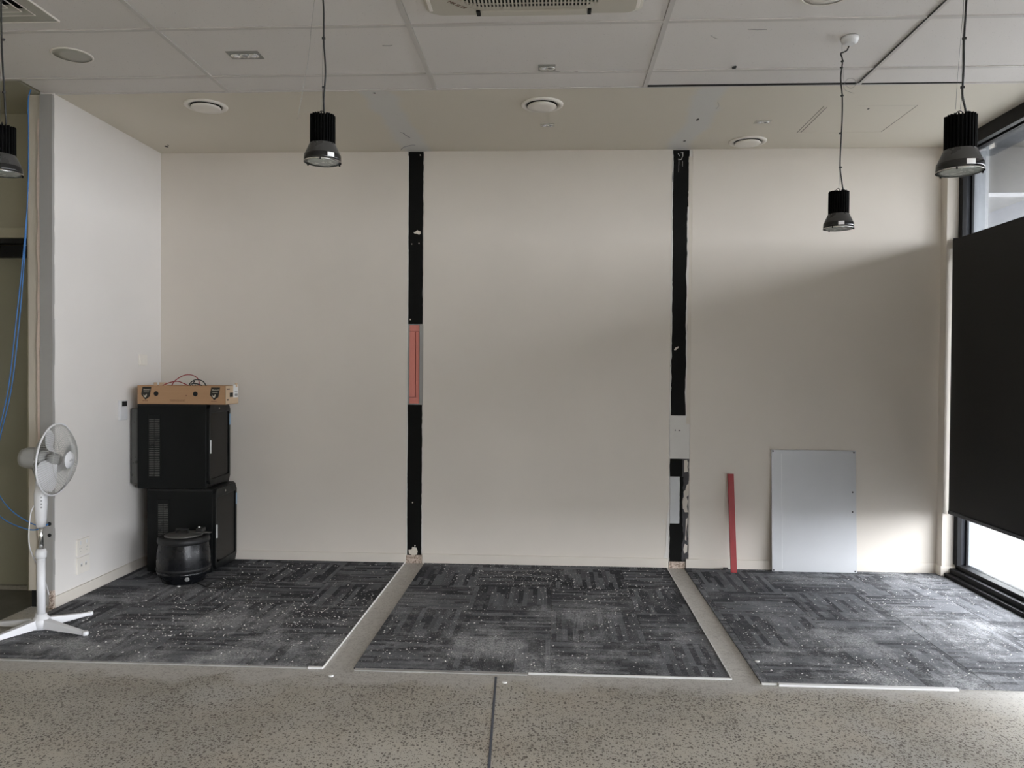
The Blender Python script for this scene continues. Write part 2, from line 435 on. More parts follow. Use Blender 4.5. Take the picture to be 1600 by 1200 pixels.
MT = dict(
    wall=m_wall('cream_wall_paint', WALLC),
    wall_l=m_wall('pale_wall_paint', (0.76, 0.73, 0.70, 1)),
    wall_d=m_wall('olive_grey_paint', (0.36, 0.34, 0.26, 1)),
    skirt=simple('skirting_paint', (0.69, 0.64, 0.575, 1), 0.45, var=0.03),
    soffit=m_soffit(), tile=m_tile(),
    bar=simple('white_grid_metal', (0.57, 0.545, 0.52, 1), 0.45, var=0.04),
    concrete=m_concrete(), carpet=m_carpet(),
    filler=simple('joint_sealant', (0.085, 0.092, 0.115, 1), 0.6, var=0.5, scale=40),
    trim=simple('aluminium_trim', (0.78, 0.78, 0.77, 1), 0.4, 0.2, var=0.05),
    gluey=simple('grey_glue_residue', (0.40, 0.39, 0.375, 1), 0.8, var=0.25, scale=25, bump=0.5),
    skim=simple('grey_skim_coat', (0.335, 0.325, 0.31, 1), 0.8, var=0.06, scale=5, bump=0.2),
    patch=simple('white_filler_patch', (0.66, 0.64, 0.61, 1), 0.8, var=0.05, scale=10, bump=0.2),
    patch2=simple('bluish_filler_patch', (0.56, 0.57, 0.58, 1), 0.8, var=0.08, scale=14, bump=0.2),
    jambp=simple('jamb_lining_paint', (0.52, 0.475, 0.40, 1), 0.6, var=0.05),
    torn=simple('torn_plaster_paper', (0.60, 0.49, 0.42, 1), 0.9, var=0.2, scale=30, bump=0.5),
    strip=m_black_strip(), rough=m_rough_plaster(), pink=m_pink(),
    dgrey=simple('dark_grey_residue', (0.055, 0.052, 0.055, 1), 0.8, var=0.3, scale=30),
    flake=simple('cream_paint_flake', (0.62, 0.57, 0.50, 1), 0.7, var=0.05),
    void=simple('dark_void', (0.012, 0.012, 0.012, 1), 0.9),
    blackm=simple('black_powder_coat', (0.009, 0.009, 0.010, 1), 0.45, var=0.2, spec=0.15),
    darkg=simple('charcoal_frame_coat', (0.022, 0.025, 0.032, 1), 0.45, var=0.2, spec=0.25),
    fin=simple('black_heat_sink', (0.004, 0.004, 0.004, 1), 0.7, var=0.2, spec=0.05),
    shade=simple('dark_lamp_shade', (0.045, 0.044, 0.042, 1), 0.3, var=0.1),
    rim=simple('gloss_black_rim', (0.012, 0.012, 0.012, 1), 0.15, var=0.1),
    lens=simple('frosted_lamp_lens', (0.40, 0.43, 0.41, 1), 0.25, var=0.15, scale=20),
    chrome=simple('brushed_chrome', (0.75, 0.75, 0.74, 1), 0.18, 1.0, var=0.05),
    steel=simple('steel_wire', (0.22, 0.22, 0.21, 1), 0.4, 0.8),
    cable=simple('black_cable', (0.015, 0.015, 0.015, 1), 0.5),
    blue=simple('blue_data_cable', (0.035, 0.16, 0.42, 1), 0.5, var=0.1),
    red_c=simple('red_cable', (0.30, 0.02, 0.025, 1), 0.4, var=0.1),
    red=simple('red_painted_batten', (0.30, 0.010, 0.014, 1), 0.45, var=0.12, scale=12),
    white_p=simple('white_plastic', (0.72, 0.72, 0.73, 1), 0.35, var=0.03),
    white_l=simple('white_label', (0.80, 0.80, 0.80, 1), 0.5, var=0.03),
    grey_p=simple('grey_plastic', (0.30, 0.30, 0.30, 1), 0.45, var=0.05),
    fan_w=simple('fan_white_plastic', (0.74, 0.74, 0.76, 1), 0.35, var=0.03),
    fan_g=simple('fan_grey_motor', (0.36, 0.36, 0.35, 1), 0.45, var=0.05),
    grille=simple('fan_grille_wire', (0.50, 0.50, 0.48, 1), 0.4, 0.3),
    vent=simple('vent_white_enamel', (0.80, 0.76, 0.70, 1), 0.4, var=0.02),
    vent_g=simple('vent_louvre_enamel', (0.42, 0.41, 0.36, 1), 0.45, var=0.04),
    em=simple('grey_fitting_plate', (0.26, 0.26, 0.24, 1), 0.35, 0.3, var=0.2, scale=60),
    ac=simple('ac_ivory_plastic', (0.52, 0.49, 0.42, 1), 0.4, var=0.02),
    cab=simple('server_cabinet_steel', (0.006, 0.007, 0.007, 1), 0.4, var=0.2, spec=0.18),
    cab_l=simple('cabinet_rear_steel', (0.075, 0.075, 0.07, 1), 0.3, var=0.1),
    cab_g=m_glass('smoked_cabinet_glass', (0.2, 0.2, 0.2, 1), 0.08, 0.55),
    cab_in=simple('cabinet_interior', (0.016, 0.016, 0.016, 1), 0.5, spec=0.2),
    blue_st=simple('pale_blue_sticker', (0.30, 0.47, 0.66, 1), 0.4),
    kettle=simple('black_enamel', (0.006, 0.0065, 0.008, 1), 0.28, var=0.2, spec=0.3),
    kettle_r=simple('kettle_rim_plastic', (0.018, 0.018, 0.019, 1), 0.45, var=0.2, spec=0.25),
    lid=simple('dusty_steel_lid', (0.115, 0.112, 0.105, 1), 0.4, 0.3, var=0.2, scale=30),
    card=m_card(),
    card_l=simple('pale_cardboard', (0.62, 0.46, 0.31, 1), 0.85, var=0.08),
    card_d=simple('box_black_print', (0.018, 0.016, 0.010, 1), 0.7),
    print_c=simple('cream_print', (0.50, 0.46, 0.38, 1), 0.7),
    print_b=simple('brown_print', (0.12, 0.045, 0.02, 1), 0.7),
    sheet=m_sheet(), fabric=m_fabric(),
    glass=m_glass('window_glass', haze=0.0015),
    door=simple('olive_door_paint', (0.26, 0.25, 0.185, 1), 0.5, var=0.05),
    doorf=simple('door_frame_paint', (0.40, 0.375, 0.285, 1), 0.5, var=0.04),
    ext=simple('exterior_grey_cladding', (0.30, 0.315, 0.335, 1), 0.6, var=0.06, scale=3),
    dim_floor=simple('shaded_concrete', (0.10, 0.095, 0.08, 1), 0.5, var=0.2, scale=3),
    extb=simple('canopy_beam_coat', (0.09, 0.093, 0.10, 1), 0.6, var=0.1),
    extw=simple('exterior_white_edge', (0.8, 0.8, 0.8, 1), 0.6),
    soff_o=simple('canopy_soffit', (0.035, 0.037, 0.04, 1), 0.7, var=0.15, scale=8),
    pave=simple('pale_paving', (0.11, 0.11, 0.107, 1), 0.8, var=0.06, scale=2),
    leaf=simple('tree_leaves', (0.07, 0.10, 0.04, 1), 0.6, var=0.45, scale=6),
    bark=simple('tree_bark', (0.12, 0.09, 0.06, 1), 0.9, var=0.3),
    crumb=simple('plaster_crumb', (0.72, 0.71, 0.69, 1), 0.9, var=0.1),
    ink=simple('blue_marker_ink', (0.02, 0.025, 0.10, 1), 0.6),
    slab=simple('roof_slab', (0.02, 0.02, 0.02, 1), 0.95),
)

D = 5.704; XL = -2.937; H = 3.033; ZR = H + 0.25

def struct(mb, name, mat, label, **kw):
    return tag(mb.build(name, mat, **kw), label, kind='structure')

# ------------------------------------------------------------------ floor
floor = struct(MB().box(-6.0, 3.0, -5.2, 6.0, -0.12, 0.0), 'floor', MT['concrete'], 'polished concrete floor with exposed dark aggregate')
MB().prism([(-0.260, 3.60), (-0.2495, 3.60), (-0.0095, -1.9), (-0.020, -1.9)], 2, 0.0, 0.0008).build('joint_sealant', MT['filler'], floor)
struct(MB().box(2.93, 220, -200, 220, -0.14, -0.02), 'ground_outside', MT['pave'], 'pale paving outside the window')

# ------------------------------------------------------------------ ceiling
# slab above (closes the plenum), soffit with its access hatch, grid and lay-in tiles
slab = struct(MB().box(-6.0, 2.98, -5.2, 6.0, ZR, ZR + 0.15), 'ceiling', MT['slab'], 'suspended tile ceiling with a plastered soffit along the back wall')
sof = MB()
hx0, hx1, hy0, hy1, g = 1.618, 2.166, 4.815, 5.335, 0.004
zt = H + 0.02
sof.box(-2.937, hx0 - g, 4.468, D, H, zt)
sof.box(hx1 + g * 0.6, 2.86, 4.468, D, H, zt)
sof.box(hx0 - g, hx1 + g * 0.6, 4.468, hy0 - g * 0.5, H, zt)
sof.box(hx0 - g, hx1 + g * 0.6, hy1 + g * 0.1, D, H, zt)
so = sof.build('soffit_board', MT['soffit'], slab)
MB().box(hx0, hx1, hy0, hy1, H + 0.001, zt).build('access_hatch', MT['soffit'], slab)
MB().box(hx0 - g, hx0, hy0, hy1, H + 0.0003, H + 0.004).build('hatch_gap', MT['void'], slab)
MB().box(hx1, hx1 + 0.0024, hy0, hy1, H + 0.0003, H + 0.004).build('hatch_gap', MT['void'], slab)
MB().box(hx0 + 0.2, hx1, hy0 - 0.002, hy0, H + 0.0003, H + 0.004).build('hatch_gap', MT['void'], slab)
MB().box(hx0 + 0.022, hx0 + 0.024, hy0 + 0.02, hy1 - 0.01, H - 0.0003, H + 0.002).build('hatch_bead', MT['dgrey'], slab)
MB().box(-2.937, 2.76, 4.460, 4.470, H - 0.001, H + 0.03).build('edge_angle', MT['bar'], slab)
MB().box(-6.0, -3.02, 4.247, 4.9, H + 0.001, H + 0.02).build('passage_lining', MT['wall_d'], slab)
cols = [-5.47, -4.28, -3.09, -1.90, -0.687, 0.506, 1.685, 2.76]
rows = [4.460] + [4.235 - 0.593 * k for k in range(16)]
barw = 0.012
for i, x in enumerate(cols[1:-1]):
    y1 = 4.461 if x > -3.0 else 4.247
    MB().box(x - barw, x + barw, rows[-1], y1, H - 0.0005, H + 0.03).build('grid_bar', MT['bar'], slab)
for y in rows[1:]:
    MB().box(-5.6, 2.76, y - barw, y + barw, H, H + 0.028).build('grid_bar', MT['bar'], slab)
rr = random.Random(3)
GX, GY = -2.522, 3.311
for j in range(len(rows) - 1):
    for i in range(len(cols) - 1):
        x0, x1, y1, y0 = cols[i] + 0.0135, cols[i + 1] - 0.0135, rows[j] - 0.0125, rows[j + 1] + 0.0135
        if i == 0: x0 = -5.59
        if j == 0:
            y1 = 4.459
            if i < 2: continue
            if i == 2: x0 = -3.0
            if i == 5: y1 = 4.444; 
        dz = 0.004 + rr.random() * 0.002
        if i == 6: x0 += 0.004
        tm = MB()
        if i == 2 and j == 2:   # cut out for the square diffuser
            a0, a1, b0, b1 = GX - 0.155, GX + 0.155, GY - 0.155, GY + 0.155
            tm.box(x0, a0, y0, y1, H + dz, H + dz + 0.014); tm.box(a1, x1, y0, y1, H + dz, H + dz + 0.014)
            tm.box(a0, a1, y0, b0, H + dz, H + dz + 0.014); tm.box(a0, a1, b1, y1, H + dz, H + dz + 0.014)
        else:
            tm.box(x0, x1, y0, y1, H + dz, H + dz + 0.014)
        tm.build('ceiling_tile', MT['tile'], slab)
MB().box(0.52, 1.665, 4.4445, 4.4595, H - 0.0006, H + 0.02).build('open_gap', MT['void'], slab)
MB().box(1.672, 1.680, 3.3, 4.44, H - 0.0008, H + 0.001).build('open_gap', MT['void'], slab)
MB().box(1.70, 2.25, 4.454, 4.4595, H - 0.0006, H + 0.02).build('open_gap', MT['void'], slab)
# small holes, scuffs and pen marks on the ceiling
def flat_poly(name, pts, z, mat, parent, th=0.0006):
    return MB().prism(pts, 2, z - th, z + 0.0002).build(name, mat, parent)
def blob(cx, cy, rx, ry, n=9, seed=0, j=0.35):
    q = random.Random(seed)
    return [(cx + rx * (1 + j * (q.random() - 0.5)) * math.cos(2 * PI * k / n), cy + ry * (1 + j * (q.random() - 0.5)) * math.sin(2 * PI * k / n)) for k in range(n)]
flat_poly('hole', blob(0.943, 4.20, 0.013, 0.022, seed=1), H + 0.003, MT['void'], slab)
for (x, y, rx, ry) in ((1.90, 4.869, .007, .01), (-2.807, 5.53, .012, .02), (-2.78, 5.50, .006, .012), (0.905, 5.04, .009, .02), (0.90, 5.5, .01, .012), (-1.05, 4.505, .008, .01)):
    flat_poly('hole', blob(x, y, rx, ry, seed=int(x * 100)), H, MT['void'], slab)
MB().tube([(-1.045, 5.25, H), (-1.028, 5.262, H), (-1.02, 5.31, H), (-1.0, 5.37, H)], 0.0018, 5).build('pen_mark', MT['ink'], slab)
MB().tube([(-1.124, 5.67, H), (-1.09, 5.60, H), (-1.045, 5.56, H), (-1.016, 5.545, H), (-0.995, 5.55, H)], 0.0018, 5).build('pen_mark', MT['ink'], slab)
MB().tube([(0.965, 4.72, H), (0.985, 4.79, H), (0.98, 4.84, H)], 0.0013, 5).build('scuff_mark', MT['skim'], slab)
for (x0, y0, x1, y1) in ((-0.86, 3.86, -0.81, 3.86), (0.74, 3.80, 0.78, 3.84), (0.90, 3.74, 0.99, 3.745), (-0.0, 4.222, 0.12, 4.222)):
    MB().tube([(x0, y0, H + 0.003), ((x0 + x1) / 2, (y0 + y1) / 2 + 0.004, H + 0.003), (x1, y1, H + 0.003)], 0.0015, 4).build('scuff_mark', MT['skim'], slab)

# ------------------------------------------------------------------ back wall
wb_ = MB()
wb_.box(-3.2, 3.1, D + 0.07, D + 0.25, 0, ZR)                       # core
wb_.box(-3.2, 3.1, D, D + 0.07, H, ZR)
wall_back = struct(wb_, 'wall_back', MT['wall'], 'cream back wall scarred by two stripped partition lines')
gapsL = (-1.076, -0.957); gapsR = (0.846, 0.992)
for (a, b) in ((-2.937, gapsL[0]), (gapsL[1], gapsR[0]), (gapsR[1], 2.95)):
    MB().box(a, b, D, D + 0.07, 0, H).build('wall_panel', MT['wall'], wall_back, bevel=0.0015, seg=1)
# left line: substrate with a cavity showing pink studs
def ragged(x0, x1, z0, z1, y0, y1, amp, seed, dz=0.02, top=0.0):
    q = random.Random(seed); L = []; R = []
    n = max(2, int((z1 - z0) / dz))
    a = b = 0
    for k in range(n + 1):
        z = z0 + (z1 - z0) * k / n
        a = a * 0.6 + (q.random() - 0.5) * amp; b = b * 0.6 + (q.random() - 0.5) * amp
        L.append((x0 + a, z)); R.append((x1 + b, z))
    if top:
        L = [(p[0], p[1]) for p in L]
    return MB().prism(L + R[::-1], 1, y0, y1)
MB().box(gapsL[0], gapsL[1], D + 0.004, D + 0.07, 1.762, H).build('bare_plaster', MT['patch'], wall_back)
MB().box(gapsL[0], gapsL[1], D + 0.004, D + 0.07, 0.0, 1.178).build('bare_plaster', MT['patch'], wall_back)
ragged(-1.071, -0.963, 1.766, 3.030, D + 0.0005, D + 0.005, 0.004, 11).build('black_strip', MT['strip'], wall_back)
ragged(-1.071, -0.963, 0.055, 1.174, D + 0.0005, D + 0.005, 0.005, 12).build('black_strip', MT['strip'], wall_back)
MB().box(-1.068, -1.060, D + 0.002, D + 0.06, 1.178, 1.762).build('cavity_side', MT['skim'], wall_back)
MB().box(-0.985, -0.957, D + 0.004, D + 0.06, 1.178, 1.762).build('cavity_side', MT['skim'], wall_back)
MB().box(-1.060, -1.018, D + 0.010, D + 0.06, 1.228, 1.712).build('timber_stud', MT['pink'], wall_back, bevel=0.002)
MB().box(-1.014, -0.988, D + 0.016, D + 0.06, 1.215, 1.712).build('timber_stud', MT['pink'], wall_back, bevel=0.002)
MB().box(-1.060, -0.986, D + 0.012, D + 0.06, 1.714, 1.760).build('timber_stud', MT['pink'], wall_back, bevel=0.002)
MB().box(-1.060, -0.988, D + 0.012, D + 0.06, 1.180, 1.226).build('timber_stud', MT['pink'], wall_back, bevel=0.002)
def vpoly(name, pts, mat, y=None, th=0.0015):
    y = D if y is None else y
    return MB().prism(pts, 1, y - th, y + 0.0045).build(name, mat, wall_back)
vpoly('paint_fleck', blob(-1.000, 2.440, 0.024, 0.014, 10, 3, 0.8), MT['flake'])
vpoly('paint_fleck', blob(-0.985, 3.005, 0.005, 0.006, 8, 4), MT['flake'])
for (x, z, s_) in ((-1.045, 2.355, .003), (-0.992, 2.36, .004), (-1.054, 1.80, .005), (-1.03, 0.45, .005), (-1.01, 0.13, .005)):
    vpoly('paint_fleck', blob(x, z, s_, s_ * 1.2, 7, int(z * 99)), MT['flake'])
vpoly('paint_fleck', [(-1.055, .070), (-1.035, .062), (-1.02, .058), (-0.995, .065), (-0.99, .09), (-1.0, .115), (-1.03, .12), (-1.035, .10), (-1.058, .098)], MT['flake'])
MB().box(gapsL[0], gapsL[1], D - 0.004, D + 0.05, 0.0, 0.06).build('broken_plaster', MT['rough'], wall_back)
ragged(-1.078, -1.070, 0.05, 3.0, D - 0.0008, D + 0.004, 0.002, 5, 0.05).build('torn_edge', MT['patch'], wall_back)
ragged(-0.962, -0.956, 0.05, 1.17, D - 0.0008, D + 0.004, 0.003, 6, 0.04).build('torn_edge', MT['patch'], wall_back)
# right line
MB().box(gapsR[0], gapsR[1], D + 0.006, D + 0.07, 0.0, H).build('bare_plaster', MT['patch'], wall_back)
ragged(0.853, 0.968, 1.112, 3.028, D + 0.001, D + 0.007, 0.009, 21).build('black_strip', MT['strip'], wall_back)
ragged(0.846, 0.855, 1.11, 2.95, D - 0.0006, D + 0.006, 0.005, 22, 0.04).build('torn_edge', MT['patch'], wall_back)
MB().box(0.9655, 0.992, D - 0.0008, D + 0.007, 1.052, 2.98).build('plaster_sliver', MT['flake'], wall_back)
ragged(0.958, 0.968, 1.10, 2.62, D - 0.0012, D + 0.006, 0.006, 23, 0.03).build('torn_edge', MT['patch'], wall_back)
MB().box(0.848, 0.966, D + 0.002, D + 0.007, 0.800, 1.110).build('filler_patch', MT['patch'], wall_back)
MB().box(0.966, 0.992, D + 0.002, D + 0.007, 0.800, 1.050).build('filler_patch', MT['patch'], wall_back)
vpoly('paint_fleck', blob(0.888, 1.005, .004, .006, 7, 2), MT['dgrey'], D + 0.003)
vpoly('paint_fleck', blob(0.918, 1.003, .008, .004, 7, 5), MT['dgrey'], D + 0.003)
ragged(0.854, 0.940, 0.668, 0.797, D + 0.001, D + 0.007, 0.003, 24).build('black_strip', MT['strip'], wall_back)
ragged(0.930, 0.988, 0.05, 0.797, D + 0.0025, D + 0.007, 0.006, 25, 0.015).build('residue_strip', MT['dgrey'], wall_back)
ragged(0.922, 0.948, 0.05, 0.667, D + 0.0015, D + 0.007, 0.010, 28, 0.02).build('black_strip', MT['strip'], wall_back)
ragged(0.856, 0.924, 0.328, 0.666, D + 0.001, D + 0.007, 0.002, 26).build('filler_patch', MT['patch2'], wall_back)
ragged(0.855, 0.925, 0.05, 0.326, D + 0.001, D + 0.007, 0.003, 27, 0.015).build('black_strip', MT['strip'], wall_back)
vpoly('paint_flake', [(0.955, .787), (0.976, .79), (0.983, .77), (0.979, .74), (0.983, .705), (0.955, .70)], MT['flake'], D + 0.003)
vpoly('paint_flake', [(0.99, .62), (0.975, .61), (0.965, .57), (0.952, .56), (0.955, .52), (0.94, .50), (0.942, .44), (0.955, .43), (0.962, .41), (0.985, .41), (0.978, .45), (0.985, .49), (0.975, .52), (0.99, .54)], MT['flake'], D + 0.003)
vpoly('paint_flake', [(0.985, .37), (0.972, .36), (0.970, .25), (0.966, .21), (0.976, .20), (0.974, .27), (0.982, .33)], MT['flake'], D + 0.003)
vpoly('paint_flake', [(0.965, .18), (0.985, .17), (0.982, .12), (0.962, .11), (0.955, .14)], MT['flake'], D + 0.003)
vpoly('torn_edge', [(0.838, .40), (0.848, .42), (0.848, .05), (0.815, .05), (0.812, .075), (0.818, .10), (0.828, .12), (0.832, .30)], MT['patch'])
vpoly('torn_edge', [(0.803, .345), (0.815, .365), (0.812, .335), (0.822, .32), (0.808, .33)], MT['patch'])
MB().box(gapsR[0] + 0.006, 0.965, D - 0.006, D + 0.05, 0.0, 0.05).build('broken_plaster', MT['rough'], wall_back)
vpoly('chalk_mark', [(0.885, 3.005), (0.890, 3.005), (0.897, 2.99), (0.903, 2.993), (0.90, 2.983), (0.889, 2.997)], MT['patch'])
vpoly('chalk_mark', [(0.905, 3.008), (0.918, 3.008), (0.920, 2.985), (0.910, 2.962), (0.888, 2.965), (0.888, 2.961), (0.912, 2.957), (0.924, 2.985), (0.924, 3.012)], MT['patch'])
vpoly('chalk_mark', [(0.893, 2.96), (0.895, 2.96), (0.894, 2.87), (0.892, 2.87)], MT['patch'])
vpoly('chalk_mark', [(0.920, 2.95), (0.9215, 2.95), (0.9215, 2.91), (0.9205, 2.91)], MT['patch'])
vpoly('paint_fleck', [(0.873, 1.59), (0.885, 1.605), (0.905, 1.612), (0.908, 1.605), (0.895, 1.595), (0.89, 1.588), (0.878, 1.583)], MT['flake'])
# skirting
def skirt(name, poly_boxes, label):
    m = MB()
    for b in poly_boxes: m.box(*b)
    return struct(m, name, MT['skirt'], label, bevel=0.003)
skirt('baseboard_back', [(-2.925, -1.078, D - 0.012, D, 0, 0.072)], 'cream skirting along the left bay of the back wall')
skirt('baseboard_back', [(-0.956, 0.846, D - 0.012, D, 0, 0.072)], 'cream skirting along the middle bay of the back wall')
skirt('baseboard_back', [(0.972, 2.742, D - 0.012, D, 0, 0.072)], 'cream skirting along the right bay of the back wall')

# ------------------------------------------------------------------ left wall stub with its bare end
wl_ = MB()
wl_.box(-3.02, XL, 4.452, D + 0.07, 0, ZR)
wl_.box(-3.095, -3.02, 4.50, D + 0.07, 0, ZR)
wall_left = struct(wl_, 'wall_left', MT['wall_l'], 'pale side wall on the left ending in a bare plaster edge')
ragged(-3.012, XL, 0.02, H - 0.01, 4.432, 4.454, 0.003, 31, 0.06).build('skim_coat', MT['skim'], wall_left)
MB().box(-3.095, -3.025, 4.452, 4.50, 0.105, H - 0.005).build('end_lining', MT['jambp'], wall_left)
MB().box(-3.095, -3.025, 4.475, 4.50, 0.0, 0.105).build('dark_recess', MT['void'], wall_left)
ragged(-3.030, -3.012, 0.05, H - 0.15, 4.436, 4.47, 0.008, 32, 0.05).build('torn_edge', MT['torn'], wall_left)
ragged(-2.960, -2.935, 0.0, 0.11, 4.427, 4.45, 0.010, 33, 0.03).build('torn_edge', MT['rough'], wall_left)
for z in (0.505, 0.438):
    MB().lathe([(0.011, 0), (0.011, 0.003)], (-2.955, 4.428, z), 14, 'y').build('cable_hole', MT['void'], wall_left)
skirt('baseboard_left', [(XL, XL + 0.012, 4.445, D - 0.012, 0, 0.072)], 'cream skirting along the left side wall')

# ------------------------------------------------------------------ passage on the far left
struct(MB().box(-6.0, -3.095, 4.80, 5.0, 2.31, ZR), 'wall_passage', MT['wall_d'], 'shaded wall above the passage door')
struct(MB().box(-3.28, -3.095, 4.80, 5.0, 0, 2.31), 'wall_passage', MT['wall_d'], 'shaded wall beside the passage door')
door = struct(MB().box(-4.25, -3.34, 4.90, 4.94, 0.004, 2.215), 'door_1', MT['door'], 'flush olive door in the shaded passage on the left', bevel=0.002)
fr = MB(); fr.box(-4.34, -3.28, 4.785, 4.96, 2.25, 2.312); fr.box(-3.34, -3.28, 4.79, 4.96, 0, 2.25); fr.box(-4.34, -4.27, 4.79, 4.96, 0, 2.25)
fr.build('door_frame', MT['doorf'], door, bevel=0.003)
MB().box(-4.27, -3.34, 4.83, 4.90, 2.222, 2.25).build('door_rebate', MT['void'], door)
MB().box(-3.63, -3.36, 4.83, 4.90, 2.135, 2.205).build('door_closer', MT['blackm'], door, bevel=0.004)
MB().tube([(-3.6, 4.84, 2.21), (-3.85, 4.80, 2.225), (-4.05, 4.86, 2.23)], 0.008, 6, 1).build('closer_arm', MT['blackm'], door)
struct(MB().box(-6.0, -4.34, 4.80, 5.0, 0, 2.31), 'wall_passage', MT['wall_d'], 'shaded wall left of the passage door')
struct(MB().box(-6.0, -3.0, 5.0, 5.1, 0, ZR), 'wall_passage', MT['wall_d'], 'unseen backing added behind the passage door to stop a light leak')  # unseen backing, added to block sky light leaking in above the door
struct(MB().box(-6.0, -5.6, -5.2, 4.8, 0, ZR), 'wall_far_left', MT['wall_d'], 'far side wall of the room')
struct(MB().box(-6.0, 3.0, -5.4, -5.2, 0, ZR), 'wall_front', MT['wall'], 'wall behind the camera')

# ------------------------------------------------------------------ right side: pier, glazing, sill
pier = struct(MB().box(2.742, 2.822, 5.622, D, 0, H), 'wall_pier', MT['wall'], 'narrow cream pier between back wall and window', bevel=0.002)
skirt('baseboard_right', [(2.731, 2.833, 5.611, D, 0, 0.074)], 'skirting block round the narrow pier')
struct(MB().box(2.822, 2.93, 5.66, 5.95, 0, ZR), 'wall_right', MT['wall'], 'wall return beside the window')
struct(MB().box(2.86, 3.0, -5.2, 5.66, H, ZR), 'wall_right', MT['wall'], 'closing strip above the window')
struct(MB().box(2.80, 3.0, -5.2, -4.2, 0, H), 'wall_right', MT['wall'], 'wall behind the last window bay')
wf = MB()
wf.box(2.760, 2.800, -4.2, 5.62, 2.945, H)
wf.box(2.880, 2.930, -4.2, 5.62, 2.972, H)
wf.box(2.800, 2.880, -4.2, 5.62, 2.995, H)
win = struct(wf, 'window_1', MT['blackm'], 'full height black framed window on the right', bevel=0.002)
sl = MB()
sl.box(2.755, 2.792, -4.2, 5.615, 0, 0.030); sl.box(2.792, 2.835, -4.2, 5.62, 0, 0.062); sl.box(2.835, 2.925, -4.2, 5.63, 0, 0.088)
sl.build('window_sill', MT['blackm'], win, bevel=0.003)
MB().box(2.822, 2.852, 5.575, 5.66, 0.088, 2.972).build('window_jamb', MT['blackm'], win, bevel=0.002)
MB().box(2.852, 2.915, 5.60, 5.66, 0.088, 2.972).build('window_jamb', MT['darkg'], win, bevel=0.002)
MB().box(2.890, 2.905, 5.585, 5.60, 0.088, 2.972).build('glazing_bead', MT['blackm'], win)
MB().box(2.835, 2.925, -4.2, 5.60, 2.235, 2.295).build('transom', MT['blackm'], win, bevel=0.002)
ys = [5.60, 2.95, 1.0, -0.95, -2.9, -4.2]
for k in range(len(ys) - 1):
    if k: MB().box(2.835, 2.925, ys[k] - 0.03, ys[k] + 0.03, 0.088, 2.972).build('window_mullion', MT['blackm'], win, bevel=0.002)
    MB().box(2.893, 2.899, ys[k + 1] + 0.0, ys[k], 0.088, 2.235).build('pane', MT['glass'], win)
    MB().box(2.893, 2.899, ys[k + 1] + 0.0, ys[k], 2.295, 2.972).build('pane', MT['glass'], win)
# roller blind
def blind(y0, y1, label):
    b = empty('roller_blind', (2.775, (y0 + y1) / 2, 0.447))
    h = (y1 - y0) / 2
    MB().box(-0.0008, 0.0008, -h, h, 0.012, 1.915).build('blind_fabric', MT['fabric'], b)
    MB().lathe([(0.019, -h + 0.02), (0.019, h - 0.02)], (0.021, 0, 1.902), 20, 'y').build('roller_tube', MT['blackm'], b)
    MB().box(-0.007, 0.007, -h, h, 0.0, 0.026).build('hem_bar', MT['darkg'], b, bevel=0.004)
    for s_ in (-1, 1):
        MB().box(0.0, 0.060, s_ * (h - 0.008) - 0.004, s_ * (h - 0.008) + 0.004, 1.85, 1.925).build('blind_bracket', MT['blackm'], b)
    return tag(b, label, 'blind')
blind(2.98, 5.603, 'black roller blind drawn down over the window at the right')
blind(1.03, 2.92, 'unseen second black roller blind, added over the next bay to hold back light')  # out of view; added so this bay's light does not wash out the back wall

# ------------------------------------------------------------------ outside
struct(MB().box(2.935, 3.035, 5.645, 6.08, -0.02, 3.135), 'exterior_column', MT['ext'], 'grey cladding column just outside the window', bevel=0.003)
struct(MB().box(3.0, 4.72, -8, 12, 3.14, 3.30), 'canopy', MT['soff_o'], 'canopy soffit over the paving outside')
struct(MB().box(4.60, 4.72, -8, 12, 2.95, 3.14), 'canopy_beam', MT['darkg'], 'edge beam of the canopy outside')
struct(MB().box(3.085, 4.60, 6.1, 6.25, 2.80, 3.14), 'canopy_beam', MT['extb'], 'pale cross beam below the canopy outside')
def tree(x, y, h, seed, label):
    q = random.Random(seed)
    t = empty('tree', (x, y, -0.02))
    MB().tube([(0, 0, 0), (0.05, 0.02, h * 0.3), (0.0, 0.06, h * 0.7)], lambda s_: 0.16 * (1 - 0.6 * s_), 8).build('trunk', MT['bark'], t)
    m = MB()
    for k in range(2600):
        a = q.random() * 2 * PI; b = math.acos(2 * q.random() - 1); r = (q.random() ** 0.4)
        lump = 1 + 0.25 * math.sin(3 * a + seed) * math.sin(2 * b)
        c = Vector((math.cos(a) * math.sin(b) * h * 0.36 * r * lump, math.sin(a) * math.sin(b) * h * 0.36 * r * lump, h * 0.60 + math.cos(b) * h * 0.42 * r * lump))
        u = Vector((q.gauss(0, 1), q.gauss(0, 1), q.gauss(0, 1))).normalized(); w = u.orthogonal().normalized()
        s_ = 0.10 + 0.10 * q.random()
        m.add([c - u * s_, c + w * s_ * 0.5, c + u * s_, c - w * s_ * 0.5], [(0, 1, 2, 3)])
    tag(m.build('foliage', MT['leaf'], t), kind='stuff')
    return tag(t, label, 'tree')
tree(9.3, 16.2, 5.8, 1, 'leafy tree seen in the gap above the roller blind')
tree(14.3, 11.4, 5.0, 2, 'tree outside standing right of the one above the blind')
tree(13.2, 21.8, 6.5, 4, 'taller tree outside, farthest beyond the window')

